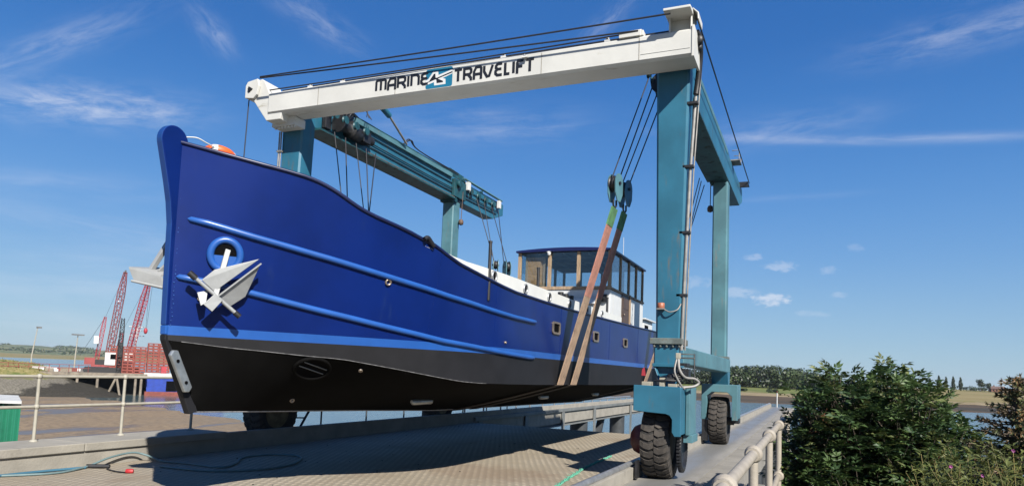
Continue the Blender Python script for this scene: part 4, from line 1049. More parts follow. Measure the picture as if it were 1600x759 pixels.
# ================================================================== THE BOAT
XC = -6.3
SY = [5.36, 5.6, 5.9, 6.25, 6.65, 7.05, 7.45, 7.85, 8.25, 8.65, 9.05, 9.45, 9.9, 11, 12.5, 14, 15.5, 17, 18.5, 19.8, 22.0, 23.2, 24.0]
BC = [.03, .16, .33, .53, .78, 1.03, 1.27, 1.49, 1.68, 1.82, 1.93, 2.02, 2.05, 2.05, 2.05, 2.05, 2.05, 2.05, 2.05, 2.05, 2.05, 1.95, 1.8]
ZC = [1.79, 1.77, 1.74, 1.72, 1.69, 1.67, 1.61, 1.55, 1.49, 1.44, 1.42, 1.415, 1.41, 1.40, 1.40, 1.395, 1.39, 1.39, 1.39, 1.39, 1.4, 1.42, 1.45]
BS = [.03, .36, .68, .97, 1.25, 1.48, 1.66, 1.79, 1.89, 1.96, 2.01, 2.05, 2.07, 2.07, 2.07, 2.07, 2.07, 2.07, 2.07, 2.07, 2.07, 1.98, 1.84]
ZS = [3.91, 3.83, 3.77, 3.70, 3.53, 3.37, 3.27, 3.17, 3.05, 2.97, 2.90, 2.85, 2.81, 2.80, 2.79, 2.81, 2.83, 2.85, 2.87, 2.90, 2.96, 3.0, 3.04]
SYZ = [5.36, 5.6, 5.9, 6.05, 6.15, 6.25, 6.35, 6.45, 6.55, 6.65, 6.75, 6.85, 6.95, 7.05, 7.15, 7.25, 7.35, 7.45, 7.55, 7.65, 7.75, 7.85, 7.95, 8.05, 8.15, 8.25, 8.35, 8.65, 9.05, 9.45, 9.9, 11, 12.5, 14, 15.5, 17, 18.5, 19.8]
ZSZ = [3.908, 3.833, 3.767, 3.745, 3.728, 3.71, 3.686, 3.648, 3.6, 3.539, 3.481, 3.435, 3.398, 3.369, 3.346, 3.324, 3.299, 3.273, 3.247, 3.22, 3.198, 3.176, 3.142, 3.102, 3.067, 3.034, 3.006, 2.954, 2.895, 2.845, 2.811, 2.798, 2.793, 2.807, 2.826, 2.847, 2.868, 2.895]
KZ = lambda y: interp(y, [5.36, 5.79, 6.78, 8.91, 11.26, 20, 24], [1.79, 1.03, 1.0, .94, .86, .82, .95])
S1 = ([5.36, 5.6, 5.9, 6.25, 6.65, 7.05, 7.45, 7.85, 8.25, 8.65, 9.05, 9.45, 9.9, 10.5, 10.75], [3.11, 3.06, 2.98, 2.91, 2.83, 2.75, 2.68, 2.62, 2.56, 2.52, 2.48, 2.45, 2.43, 2.425, 2.425])
S2 = ([5.36, 5.6, 5.9, 6.25, 6.65, 7.05, 7.45, 7.85, 8.25, 8.65, 9.05, 9.45, 9.9, 10.5, 10.75], [2.47, 2.44, 2.38, 2.31, 2.23, 2.16, 2.09, 2.03, 1.97, 1.94, 1.91, 1.88, 1.86, 1.84, 1.84])
def half(y, z):
    zc = interp(y, SY, ZC); zs = interp(y, SYZ, ZSZ); bc = interp(y, SY, BC); bs = interp(y, SY, BS)
    if z < zc: k = KZ(y); return bc * max(0, (z - k)) / max(1e-4, zc - k)
    return bc + (bs - bc) * (z - zc) / (zs - zc)
def hull_n(y, z, s=1):
    e = .02; dy = (half(y + e, z) - half(y - e, z)) / (2 * e); dz = (half(y, z + e) - half(y, z - e)) / (2 * e)
    return Vector((s, -dy, -dz)).normalized()
boat = thing('motor_barge', 'dark blue steel motor barge with black bottom and light blue stripes, hanging in the hoist', 'boat', (XC, 13.5, .82))

YS = []
for i in range(len(SY) - 1):
    n = 6 if SY[i] < 9.4 else 2
    YS += [lerp(SY[i], SY[i + 1], k / n) for k in range(n)]
YS.append(SY[-1])
def smoothstep_b(y, xs, ys):   # gentle smoothing of the station tables
    return (interp(y - .1, xs, ys) + 2 * interp(y, xs, ys) + interp(y + .1, xs, ys)) / 4
h = MB()
for s in (1, -1):
    strips = [('bottom', 0, 0., 1.), ('wet', 1, 0, 0), ('band', 2, 0, 0), ('top', 3, 0, 0)]
    def row(y):
        zc = smoothstep_b(y, SY, ZC); zs = interp(y, SYZ, ZSZ); bc = smoothstep_b(y, SY, BC); bs = smoothstep_b(y, SY, BS)
        if y < 5.45: zc, zs, bc, bs = interp(y, SY, ZC), interp(y, SYZ, ZSZ), interp(y, SY, BC), interp(y, SY, BS)
        k = KZ(y)
        f = lambda z: bc + (bs - bc) * (z - zc) / (zs - zc)
        zb, zt = 1.845, 1.945
        out = {'bottom': [(bc * t + .015 * (1 - t), lerp(k, zc, t)) for t in (0, .25, .5, .75, 1)],
               'wet': [(f(lerp(zc, zb, t)), lerp(zc, zb, t)) for t in (0, .5, 1)],
               'band': [(f(zb), zb), (f(zt), zt)],
               'top': [(f(lerp(zt, zs, t)), lerp(zt, zs, t)) for t in (0, .25, .5, .75, 1)]}
        return out
    rows = [row(y) for y in YS]
    for nm, mi, _, _ in strips:
        n = len(rows[0][nm]); vs = [(XC + s * b_, y, z) for y, rw_ in zip(YS, rows) for b_, z in rw_[nm]]
        h.add(vs, [(i * n + k, i * n + k + 1, (i + 1) * n + k + 1, (i + 1) * n + k) for i in range(len(YS) - 1) for k in range(n - 1)], mi, True)
yl = YS[-1]; tz = [(half(yl, z), z) for z in (KZ(yl), interp(yl, SY, ZC), 1.9, interp(yl, SY, ZS))]
h.add([(XC + a, yl, z) for a, z in tz] + [(XC - a, yl, z) for a, z in tz[::-1]], [list(range(8))], 3)
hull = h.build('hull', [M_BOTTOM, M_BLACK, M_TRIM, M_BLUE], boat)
# stem plate
st = MB()
prof = [(5.74, 1.00), (5.345, 1.79), (5.315, 2.4), (5.285, 3.02), (5.20, 3.45), (5.09, 3.78), (5.075, 3.90), (5.11, 3.99), (5.18, 4.05), (5.26, 4.07), (5.34, 4.05), (5.41, 3.99), (5.45, 3.90), (5.46, 3.6), (5.46, 1.9), (5.85, 1.03)]
def plate(pts, mats, nm, par, edge=lambda z: 1, half_t=.042):
    m = MB(); n = len(pts); vs = [(XC - half_t, *p) for p in pts] + [(XC + half_t, *p) for p in pts]
    m.add(vs, [list(range(n))[::-1], list(range(n, 2 * n))], 0)
    for i in range(n):
        j = (i + 1) % n; m.add([vs[i], vs[j], vs[n + j], vs[n + i]], [(0, 1, 2, 3)], 1)
    o = m.build(nm, mats, par); bm = bmesh.new(); bm.from_mesh(o.data); bmesh.ops.remove_doubles(bm, verts=bm.verts, dist=1e-5); bmesh.ops.recalc_face_normals(bm, faces=bm.faces); bm.to_mesh(o.data); bm.free()
    md = o.modifiers.new('bevel', 'BEVEL'); md.width = .01; md.segments = 2; md.limit_method = 'ANGLE'; md.angle_limit = R(50); return o
up_ = [(5.345, 1.945), (5.33, 2.4), (5.315, 3.02), (5.28, 3.25), (5.23, 3.45), (5.165, 3.68)] + [(5.28 + .17 * math.cos(R(a)), 3.895 + .17 * math.sin(R(a))) for a in range(195, -20, -12)] + [(5.455, 3.6), (5.455, 1.945)]
stem = plate(up_, [M_BLUE, M_STEM], 'stem_post', boat)
plate([(5.348, 1.846), (5.345, 1.944), (5.455, 1.944), (5.455, 1.846)], [M_TRIM, M_TRIM], 'stem_band', stem)
plate([(5.74, 1.00), (5.352, 1.79), (5.348, 1.845), (5.455, 1.845), (5.5, 1.75), (5.85, 1.03)], [M_BLACK, M_BLACK], 'stem_foot', stem)
# weld beads and scuffed edges
for s in (1, -1):
    m = MB(); pts = [(XC + s * (.053 + .018), 5.395 - .0, 1.95 + k * .045) for k in range(44)]
    r2 = random.Random(4)
    for p in pts: m.ball((p[0] - s * .012 + r2.uniform(-.003, .003), p[1] + r2.uniform(-.008, .008), p[2]), r2.uniform(.004, .008), 6)
    m.build('weld_bead', M_TRIM, hull)
m = MB()
m.tube([(XC, y, KZ(y) - .004) for y in frange(5.8, 20, 30)], .013, 6); m.build('keel_edge', M_WELD, hull)
for s in (1, -1):
    m = MB(); m.tube([(XC + s * (interp(y, SY, BC) + .002), y, interp(y, SY, ZC)) for y in frange(5.5, 9.2, 24)], .0045, 5); m.build('chine_weld', M_CHINE, hull)
    m = MB(); m.tube([(XC + s * (interp(y, SY, BS) + .004), y, interp(y, SYZ, ZSZ) + .005) for y in YS], .022, 8); m.build('cap_rail', M_CAP, hull)
    for tb, y0, y1 in ((S1, 5.46, 10.75), (S2, 5.42, 10.75)):
        ys = frange(y0, y1, 46)
        pts = [(XC + s * (half(y, interp(y, *tb)) + .012), y, interp(y, *tb)) for y in ys]
        rr = [.035] * len(pts); rr[0] = .018; rr[-1] = .018
        pts = [Vector(pts[0]) - (Vector(pts[1]) - Vector(pts[0])) * .18] + pts[0:] + [Vector(pts[-1]) + Vector((0, .02, 0))]
        MB().tube(pts, [.006] + [.03] + [.036] * (len(pts) - 4) + [.03, .006], 12).build('rubbing_strake', M_TRIM, hull)
    # bow-thruster opening and grille bars
    c = Vector((XC + s * .74, 6.87, 1.55)); nv = hull_n(6.87, 1.5, s); a = Vector((0, 1, 0)); a = (a - nv * a.dot(nv)).normalized(); b_ = nv.cross(a)
    rim = [c + nv * .012 + a * (.235 * math.cos(t)) + b_ * (.18 * math.sin(t)) for t in frange(0, 2 * math.pi, 29)[:-1]]
    MB().tube(rim, .022, 8, closed=True).build('thruster_rim', M_BOTTOM, hull)
    disc = [c + nv * .010 + a * (.225 * math.cos(t)) + b_ * (.172 * math.sin(t)) for t in frange(0, 2 * math.pi, 29)[:-1]]
    th = MB().slab(disc, -nv, .004).build('thruster_tunnel', M_HOLE, hull)
    m = MB()
    for k in (-.02, .06): m.tube([c + nv * .016 - a * .19 * math.sqrt(1 - (k / .155) ** 2) + b_ * k, c + nv * .016 + a * .19 * math.sqrt(1 - (k / .155) ** 2) + b_ * k], .007 if k else .009, 6)
    m.build('grille_bar', M_PIER, th)
    for ys in (8.0, 9.3, 12.05, 15.35, 18.1):
        zz = frange(1.96, interp(ys, SYZ, ZSZ) - .03, 14)
        MB().tube([(XC + s * (half(ys, z) + .0005), ys, z) for z in zz], .0035, 5).build('plate_seam', M_BLUE, hull)
    # square portlights with pale frames
    for y in (11.78, 14.25, 16.75):
        x = XC + s * (half(y, 2.4) + .004); z = 2.40
        o = rrect(y - .20, y + .20, z - .11, z + .11, .05); q = rrect(y - .15, y + .15, z - .075, z + .075, .035)
        m = MB(); N = len(o); X1 = x + s * .022
        m.add([(x, *p) for p in o] + [(X1, *p) for p in o] + [(X1, *p) for p in q] + [(x - s * .02, *p) for p in q],
              [[a_ + i, a_ + (i + 1) % N, a_ + N + (i + 1) % N, a_ + N + i] for a_ in (0, N, 2 * N) for i in range(N)])
        f_ = m.build('portlight_frame', M_BRASS, hull)
        MB().add([(x + s * .003, *p) for p in q], [list(range(N))]).build('portlight_glass', M_HOLE, f_)
    # zinc anodes
    for y, z, L in ((9.42, 1.115, .30), (14.1, 1.115, .24), (17.5, 1.14, .22)):
        b0 = half(y, z); nb = Vector((s * (interp(y, SY, ZC) - KZ(y)), 0, -interp(y, SY, BC))).normalized()
        p = Vector((XC + s * b0, y, z)) + nb * .02
        MB().tube([p + Vector((0, -L, 0)), p + Vector((0, -L * .85, 0)), p + Vector((0, L * .85, 0)), p + Vector((0, L, 0))], [.025, .05, .05, .025], 10).build('zinc_anode', M_ZINC, hull)
    # small through-hull fittings
    for y, z, r in ((7.33, 2.64, .042), (9.62, 2.03, .018), (5.60, 2.25, .022), (7.37, 1.55, .026), (7.13, 1.14, .03)):
        nv = hull_n(y, z, s) if z > 1.45 else Vector((s * .8, -.3, -.45)).normalized(); c = Vector((XC + s * half(y, z), y, z))
        m = MB(); m.lathe([(r, -.02), (r, .025), (r * .65, .028), (r * .6, .0), (0, -.005)], c, nv, 14, 0); m.build('skin_fitting', M_BRASS, hull)
    # hawse pipe ring
    c = Vector((XC + s * (half(5.74, 2.74) + .02), 5.74, 2.74)); nv = hull_n(5.74, 2.74, s); a = Vector((0, 0, 1)); a = (a - nv * a.dot(nv)).normalized(); b_ = nv.cross(a)
    ring = [c + a * (.165 * math.cos(t)) + b_ * (.152 * math.sin(t)) for t in frange(0, 2 * math.pi, 33)[:-1]]
    hp = MB().tube(ring, .04, 10, closed=True).build('hawse_pipe', M_TRIM, hull)
    dk = [c + nv * .004 + a * (.14 * math.cos(t)) + b_ * (.128 * math.sin(t)) for t in frange(0, 2 * math.pi, 33)[:-1]]
    MB().slab(dk, -nv, .004).build('hawse_hole', M_HOLE, hp)
    lip = [c + nv * .010 + a * (.135 * math.cos(t) if math.cos(t) < -.05 else -.007) + b_ * (.124 * math.sin(t)) for t in frange(0, 2 * math.pi, 33)[:-1]]
    MB().slab(lip, -nv, .003).build('hawse_lip', M_TRIM, hp)

# shoe anode on the forefoot
for s in (1,):
    a, b_ = Vector((XC + s * .07, 5.42, 1.66)), Vector((XC + s * .07, 5.64, 1.27))
    d = (b_ - a).normalized(); w = Vector((0, d.z, -d.y)) * .055
    pts = [a - w, a - d * .03, a + w, b_ + w, b_ + d * .03, b_ - w]
    m = MB().slab(pts, (s, 0, 0), .045); o = m.build('bow_anode', M_ZINC, hull)
    md = o.modifiers.new('bevel', 'BEVEL'); md.width = .012; md.segments = 2
    MB().lathe([(.018, 0), (.018, .01)], a.lerp(b_, .22) + Vector((s * .045, 0, 0)), (s, 0, 0), 8).lathe([(.018, 0), (.018, .01)], a.lerp(b_, .8) + Vector((s * .045, 0, 0)), (s, 0, 0), 8).build('anode_bolt', M_HOLE, o)
# decks and bulwark end steps
m = MB()
yy = [y for y in YS]
vs = [(XC + q * max(.01, half(y, interp(y, SYZ, ZSZ) - .35) - .06), y, interp(y, SYZ, ZSZ) - .35) for y in yy for q in (-1, 1)]
m.add(vs, [(2 * i, 2 * i + 1, 2 * i + 3, 2 * i + 2) for i in range(len(yy) - 1)]); m.build('deck_plate', M_DECKP, boat)
for s in (1, -1):
    m = MB(); x = XC + s * 2.0; m.tube(smooth_path([(XC + s * 1.76, 7.62, 3.22), (XC + s * 1.775, 7.68, 3.25), (XC + s * 1.785, 7.74, 3.21), (XC + s * 1.80, 7.8, 3.16)], 4), .03, 8); m.build('fairlead', M_DARK, boat)
# white cabin trunk with round portholes
tr_ = MB()
sd = [(7.72, 2.55), (7.72, 3.08), (9.5, 3.085), (12, 3.05), (16.6, 3.03), (16.6, 2.5)]
tp = [(8.3, 1.60), (7.72, 1.70), (8.8, 1.87), (9.6, 1.92), (16.6, 1.92)]
ys_ = [7.70, 7.8, 7.9, 8.0, 8.1, 8.2, 8.35, 8.5, 8.75, 9.0, 9.25, 9.5, 10, 11, 12.5, 14, 15.5, 16.4]; bx = lambda y: interp(y, SY, BS) - .012; zt = lambda y: interp(y, [7.70, 7.8, 7.95, 8.2, 8.5, 9.5, 12, 16.4], [3.20, 3.195, 3.16, 3.10, 3.07, 3.045, 3.01, 2.99])
vs = []
for y in ys_: vs += [(XC - bx(y), y, interp(y, SYZ, ZSZ) - .06), (XC - bx(y), y, zt(y)), (XC - bx(y) + .05, y, zt(y) + .012), (XC + bx(y) - .05, y, zt(y) + .012), (XC + bx(y), y, zt(y)), (XC + bx(y), y, interp(y, SYZ, ZSZ) - .06)]
fs = [(i * 6 + k, i * 6 + k + 1, i * 6 + 7 + k, i * 6 + 6 + k) for i in range(len(ys_) - 1) for k in range(5)] + [tuple(range(6)), tuple(range((len(ys_) - 1) * 6, len(ys_) * 6))]
trunk = tr_.add(vs, fs).build('cabin_trunk', M_WHITE, boat)
for s in (1, -1):
    for y, z in ((9.2, 2.965), (10.3, 2.915), (11.4, 2.905), (12.5, 2.90), (13.6, 2.90), (14.7, 2.905)):
        c = (XC + s * bx(y), y, z)
        pf = MB().lathe([(.085, -.01), (.085, .02), (.065, .025), (.06, .005)], c, (s, 0, 0), 20).build('porthole', M_STEEL, trunk)
        MB().lathe([(.06, 0), (.06, .006)], c, (s, 0, 0), 20).build('porthole_glass', M_HOLE, pf)
    for y, zt_ in ((9.07, 3.43), (11.0, 3.34), (15.32, 3.32)):
        m = MB(); x = XC + s * 2.0; m.tube([(x, y, 2.6), (x, y, zt_ - .05), (x, y, zt_)], .026, 8); m.tube([(x, y, zt_), (x, y, zt_ + .03)], .03, 8); m.build('stanchion', M_DARK, boat)
    m = MB(); x = XC + s * 1.97
    for y in (12.25, 12.55, 12.85): m.tube([(x, y, 2.6), (x, y, 3.10)], .055, 10)
    m.box(x - .06, x + .06, 12.15, 12.95, 2.72, 2.76); m.build('bollard', M_DARK, boat)

# wheelhouse ---------------------------------------------------------------------------------------------------
WX0, WX1, WY0, WY1, WZ0, WZS, WZR = -7.60, -4.95, 17.9, 21.75, 2.6, 3.86, 4.90
wh = MB().box(WX0, WX1, WY0, WY1, WZ0, WZS)
house = wh.build('wheelhouse', M_CREAM, boat, bevel=.02)
MB().box(-7.25, -5.3, 17.5, 17.9, 2.9, 3.42).prism([(17.35, 3.42), (17.9, 3.42), (17.9, 3.62), (17.42, 3.56)], 0, -7.35, -5.2).build('cabin_step', M_CREAM, house, bevel=.02)
m = MB(); m.box(WX0 - .03, WX1 + .03, WY0 - .03, WY0 + .05, WZS, WZS + .085); m.box(WX1 - .05, WX1 + .03, WY0 + .05, WY1, WZS, WZS + .06); m.box(WX0 - .03, WX0 + .05, WY0 + .05, WY1, WZS, WZS + .06); m.box(WX0, WX1, WY1 - .05, WY1 + .02, WZS, WZS + .06)
m.build('window_sill', M_WOOD, house, bevel=.004)
fx = [WX0 + .035, -6.68, -5.85, WX1 - .035]; syl = [19.0, 19.95, 20.85, WY1 - .04]
for x in fx: MB().box(x - .045, x + .045, WY0, WY0 + .07, WZS + .086, WZR - .01).build('window_post', M_WOOD, house)
for y in syl:
    for x in (WX1 - .03, WX0 + .03): MB().box(x - .03, x + .03, y - .05, y + .05, WZS + .061, WZR - .01).build('window_post', M_WOOD, house)
for x in (-7.0, -6.3, -5.6): MB().box(x - .03, x + .03, WY1 - .05, WY1, WZS + .061, WZR - .01).build('window_post', M_ROOFF, house)
for i in range(3): MB().box(fx[i] + .046, fx[i + 1] - .046, WY0 + .03, WY0 + .036, WZS + .087, WZR - .015).build('window_pane', M_GLASS, house)
ye = [WY0 + .07] + syl
for i in range(4):
    for x in (WX1 - .03, WX0 + .03): MB().box(x - .003, x + .003, ye[i] + .05, ye[i + 1] - .051, WZS + .062, WZR - .015).build('window_pane', M_GLASS, house)
for a, b_ in ((WX0 + .05, -7.03), (-6.97, -6.33), (-6.27, -5.63), (-5.57, WX1 - .05)): MB().box(a, b_, WY1 - .03, WY1 - .024, WZS + .062, WZR - .015).build('window_pane', M_GLASS, house)
# roof: cambered, dark lining below, blue fascia
xs_ = frange(WX0 - .05, WX1 + .06, 15); cam_ = lambda x: WZR + .06 * (1 - ((x - (WX0 + WX1) / 2) / 1.38) ** 2)
m = MB(); 
for y0, y1 in ((WY0 - .09, WY1 + .06),):
    top = [(x, cam_(x) + .04) for x in xs_]; bot = [(x, WZR - .01 + (cam_(x) - WZR) * .15) for x in xs_[::-1]]
    m.prism(top + bot, 1, y0, y1)
rf = m.build('roof', mat('roof_navy_paint', (.006, .011, .085), .4, var=.1), house, bevel=.006)
m = MB(); m.add([(x, y, WZR - .014) for y in (WY0 + .02, WY1 - .02) for x in (WX0 + .02, WX1 - .02)], [(0, 1, 3, 2)]); m.build('roof_lining', M_ROOFU, rf)
m = MB()
for x in (-7.0, -6.3, -5.6): m.box(x - .025, x + .025, WY0 + .08, WY1 - .06, WZR - .07, WZR - .016)
for y in (18.7, 19.6, 20.5): m.box(WX0 + .06, WX1 - .06, y - .02, y + .02, WZR - .06, WZR - .018)
m.build('roof_beam', M_ROOFF, rf)
m = MB(); m.lathe([(.035, 0), (.05, .03), (.05, .09), (.03, .11)], (-6.68, WY0 - .06, WZR - .10), (0, 0, 1), 12); m.box(-6.73, -6.63, WY0 - .1, WY0, WZR - .02, WZR + .0); m.build('deck_light', M_CWHT, rf)
MB().tube([(-5.3, 20.5, 4.95), (-5.3, 20.5, 5.75)], .008, 5).build('aerial', M_CWHT, rf)
# door on the side, black vent lamp, plywood board inside
d_ = MB(); d_.box(WX1 - .01, WX1 + .025, 19.08, 19.92, 2.75, WZS - .01); dr = d_.build('door', M_DOORW, house, bevel=.006)
m = MB(); m.box(WX1 + .026, WX1 + .034, 19.18, 19.82, 2.85, 3.4); m.box(WX1 + .026, WX1 + .034, 19.18, 19.82, 3.48, 3.78); m.build('door_panel', M_DOORW, dr)
MB().box(WX1 + .02, WX1 + .05, 19.86, 19.98, 2.7, WZS + .06).build('door_post', M_WOOD, house)
MB().ball((WX1 + .06, 19.2, 3.3), .025, 8).build('door_handle', M_BRASS, dr)
m = MB(); m.box(-5.20, -5.02, WY0 - .09, WY0 - .002, 3.52, 3.72); m.lathe([(.05, 0), (.06, .02), (.05, .1)], (-5.11, WY0 - .14, 3.58), (0, 0, 1), 10); m.build('navigation_lamp', M_DARK, house, bevel=.01)
m = MB(); m.box(WX1 + .002, WX1 + .008, 18.2, 18.9, 3.0, 3.75); m.build('side_hatch', M_CREAM, house, bevel=.002)
pb_ = MB().box(-7.42, -6.84, 18.02, 18.05, 3.95, 4.78).build('plywood_board', M_PLY, boat)
m = MB()
for a in ((-7.42, -7.36, 3.95, 4.78), (-6.90, -6.84, 3.95, 4.78), (-7.36, -6.90, 4.71, 4.78), (-7.36, -6.90, 3.95, 4.02)): m.box(a[0], a[1], 18.0, 18.019, a[2], a[3])
m.build('board_frame', M_WOOD, pb_)
# stern cabin
sc_ = MB().box(-7.3, -5.0, 22.05, 23.4, 2.6, 3.40).box(-7.4, -4.9, 21.95, 23.5, 3.40, 3.45).build('stern_cabin', M_CREAM, boat, bevel=.015)
m = MB(); m.box(-4.998, -4.99, 22.25, 22.75, 3.0, 3.25); m.build('cabin_window', M_HOLE, sc_); MB().box(-5.6, -5.2, 22.04, 22.048, 3.0, 3.25).build('cabin_window', M_HOLE, sc_)

# ================================================================== ANCHORS AND BUOY
def anchor(s, label):
    def Q(p): return (XC + s * (p[0] - XC), p[1], p[2])
    t = thing('anchor', label, 'anchor', Q((-5.86, 5.6, 2.25)), 'anchors hung at the bow')
    out = hull_n(5.6, 2.35, s)
    m = MB(); m.bar(Q((-5.90, 5.76, 2.80)), Q((-5.87, 5.60, 2.27)), .055, .05, out); m.build('shank', M_ANCHOR, t, bevel=.006)
    A = [(-5.586, 5.902, 2.715), (-5.876, 5.572, 2.555), (-5.953, 5.484, 2.435), (-5.885, 5.600, 2.325)]
    B = [(-5.565, 5.914, 2.667), (-5.75, 5.911, 2.304), (-5.844, 5.774, 2.171), (-5.849, 5.609, 2.27)]
    for k, poly in enumerate((A, B)):
        P = [Vector(Q(p)) for p in poly]; nn = (P[1] - P[0]).cross(P[3] - P[0]).normalized()
        fm = MB()
        c = sum(P, Vector()) / 4
        m = MB().slab(P, nn, .016); fl_ = m.build('fluke', M_ANCHOR, t, bevel=.003)
        if k: MB().bar(P[3], P[0], .014, .05, out).build('fluke_rib', M_ANCHOR, fl_)
    m = MB(); a, b_ = Vector(Q((-5.99, 5.399, 2.468))), Vector(Q((-5.746, 5.778, 2.113))); m.tube([a, b_], .021, 10); m.build('stock', M_ANCHOR, t)
    d = (b_ - a).normalized(); m = MB(); m.tube([a - d * .05, a + d * .04], .034, 8); m.tube([b_ - d * .01, b_ + d * .06], .03, 8); m.build('stock_end', M_DARK, t)
    C_ = [(-5.853, 5.583, 2.303), (-5.812, 5.65, 2.238), (-5.87, 5.572, 2.108), (-5.924, 5.498, 2.179)]
    m = MB().slab([Vector(Q(p)) + out * .035 for p in C_], -out, .03); m.slab([Vector(Q(p)) - out * .02 for p in ((-5.975, 5.46, 2.30), (-5.91, 5.54, 2.33), (-5.90, 5.52, 2.20), (-5.93, 5.48, 2.16))], -out, .02); m.build('crown_plate', M_ANCHOR, t, bevel=.004)
anchor(1, 'white plate anchor hanging below the blue ring on the lit side of the bow')
t = thing('anchor', 'white plate anchor jutting out past the stem on the far side of the bow', 'anchor', (-6.95, 5.6, 2.5), 'anchors hung at the bow')
MB().bar((-6.72, 5.80, 3.10), (-6.90, 5.62, 2.55), .055, .05, (-1, 0, 0)).build('shank', M_ANCHOR, t, bevel=.006)
MB().bar((-6.66, 5.84, 2.82), (-6.80, 5.68, 2.55), .09, .03, (-1, 0, 0)).build('shank_brace', M_ANCHOR, t, bevel=.004)
F0 = [Vector(p) for p in ((-7.02, 5.45, 2.575), (-6.72, 5.62, 2.50), (-6.70, 5.80, 2.56), (-6.98, 5.80, 2.62))]
f_ = MB().slab(F0, (0, 0, 1), .02).build('fluke', M_ANCHOR, t)
F1 = [Vector(p) for p in ((-7.02, 5.45, 2.575), (-6.72, 5.62, 2.50), (-6.70, 5.66, 2.36), (-6.97, 5.50, 2.42))]
f_ = MB().slab(F1, (.3, .9, .2), .02).build('fluke', M_ANCHOR, t)
MB().tube([(-6.99, 5.47, 2.44), (-6.70, 5.64, 2.38)], .014, 8).build('stock', M_ANCHOR, t)

by = thing('lifebuoy', 'orange lifebuoy with white band lying on the bow deck behind the stem', 'lifebuoy', (-6.22, 5.98, 3.82))
ring = [Vector((-6.24, 5.86, 3.90)) + Vector((.12 * math.cos(t), .14 * math.sin(t), .04 * math.sin(t + 2.4))) for t in frange(0, 2 * math.pi, 33)[:-1]]
MB().tube(ring, .06, 12, closed=True).build('ring', M_ORANGE, by)
m = MB()
for k in (3, 11, 19, 27): MB().tube([ring[k - 1], ring[k], ring[(k + 1) % 32]], .063, 12).build('band', M_CWHT, by)
tag(MB().tube(smooth_path([(-6.28, 5.42, 3.99), (-6.2, 5.50, 4.0), (-6.16, 5.60, 3.97), (-6.14, 5.70, 3.95), (-6.13, 5.76, 3.93)], 6), .007, 6).build('bow_line', M_CWHT), 'thin white line running from the stem head to the orange lifebuoy', 'rope')
# ================================================================== RAILINGS
hr = thing('pipe_handrail', 'cream pipe handrail with round joints beside the right-hand runway, in the foreground', 'handrail', (-.40, 5, -.03))
MB().tube([(-.385, -2, 1.10), (-.39, 5, 1.10), (-.40, 11.85, 1.10)], .034, 14).build('top_rail', M_RAIL, hr)
MB().tube([(-.385, -2, .52), (-.39, 5, .52), (-.40, 11.85, .52)], .03, 12).build('mid_rail', M_RAIL, hr)
for k, y in enumerate((-.15, 1.70, 3.50, 5.20, 7.02, 8.87, 10.68, 11.82)):
    p = MB(); x = -.39
    p.tube([(x, y, -.03), (x, y, 1.1)], .032, 12); ps = p.build('post', M_RAIL, hr)
    for z in (1.1, .52): MB().ball((x, y, z), .062, 16, 0, (1, 1.1, 1)).tube([(x, y - .075, z), (x, y + .075, z)], .047, 12).build('ball_joint', M_RAIL, ps)
    MB().lathe([(.07, 0), (.07, .015), (.045, .03)], (x, y, -.03), (0, 0, 1), 12).build('foot', M_RAIL, ps)
lr = thing('pipe_railing', 'two-rail cream pipe railing on the left quay edge above the mud', 'railing', (-10.58, 5, .3))
MB().tube([(-10.58, -4, 1.255), (-10.58, 9.8, 1.255)], .024, 10).build('top_rail', M_RAILG, lr)
MB().tube([(-10.58, -4, .81), (-10.58, 9.8, .81)], .024, 10).build('mid_rail', M_RAILG, lr)
for k in range(9):
    y = 9.75 - 1.425 * k
    ps = MB().tube([(-10.58, y, .3), (-10.58, y, 1.255)], .024, 10).build('post', M_RAILG, lr)
    for z in (1.255, .81): MB().ball((-10.58, y, z), .043, 12).build('ball_joint', M_RAILG, ps)
    MB().lathe([(.06, 0), (.06, .012), (.035, .03)], (-10.58, y, .3), (0, 0, 1), 12).build('foot', M_RAILG, ps)

# ================================================================== HOSES AND ROPE ON THE DECK
def path2(pts, z, n=5): return smooth_path([(p[0], p[1], (p[2] if len(p) > 2 else z)) for p in pts], n)
tag(MB().tube(path2([(-10.0, 5.9), (-9.73, 6.29), (-9.6, 6.68), (-9.78, 7.2, -.02), (-9.86, 7.6, .06), (-9.88, 8.0, .10), (-9.80, 8.2, .05), (-9.5, 8.24, -.02), (-9.09, 8.34), (-8.38, 8.36), (-8.55, 8.85), (-8.95, 9.42), (-8.9, 10.0), (-8.5, 10.2), (-8.08, 9.84), (-7.75, 9.1), (-7.8, 8.5), (-8.26, 7.98), (-9.1, 7.88)], -.032), .016, 7).build('hose', M_HOSEG), 'long grey-blue hose looping across the deck into the shadow of the boat', 'hose')
tag(MB().tube(path2([(-9.9, 5.6), (-9.88, 6.1), (-9.86, 6.5), (-9.8, 6.9), (-9.75, 7.15)], -.03), .019, 7).build('hose', M_HOSEB), 'short blue hose end lying at the foot of the left kerb', 'hose')
hz = thing('power_cable', 'black cable with joint box and red plug lying on the deck by the hoses', 'cable', (-9.4, 7.2, -.05))
MB().tube(path2([(-9.7, 7.5), (-9.62, 7.42), (-9.45, 7.27), (-9.18, 7.19), (-8.99, 7.2)], -.036), .011, 6).build('cable', M_DARK, hz)
MB().tube([(-9.80, 7.2, -.02), (-9.55, 7.38, -.02)], .032, 10).build('joint_box', M_DARK, hz)
MB().lathe([(.026, -.05), (.034, -.04), (.034, .03), (.028, .05)], (-8.955, 7.24, -.02), (.8, .55, 0), 12).build('plug', M_REDP, hz)
m = MB(); r2 = random.Random(2)
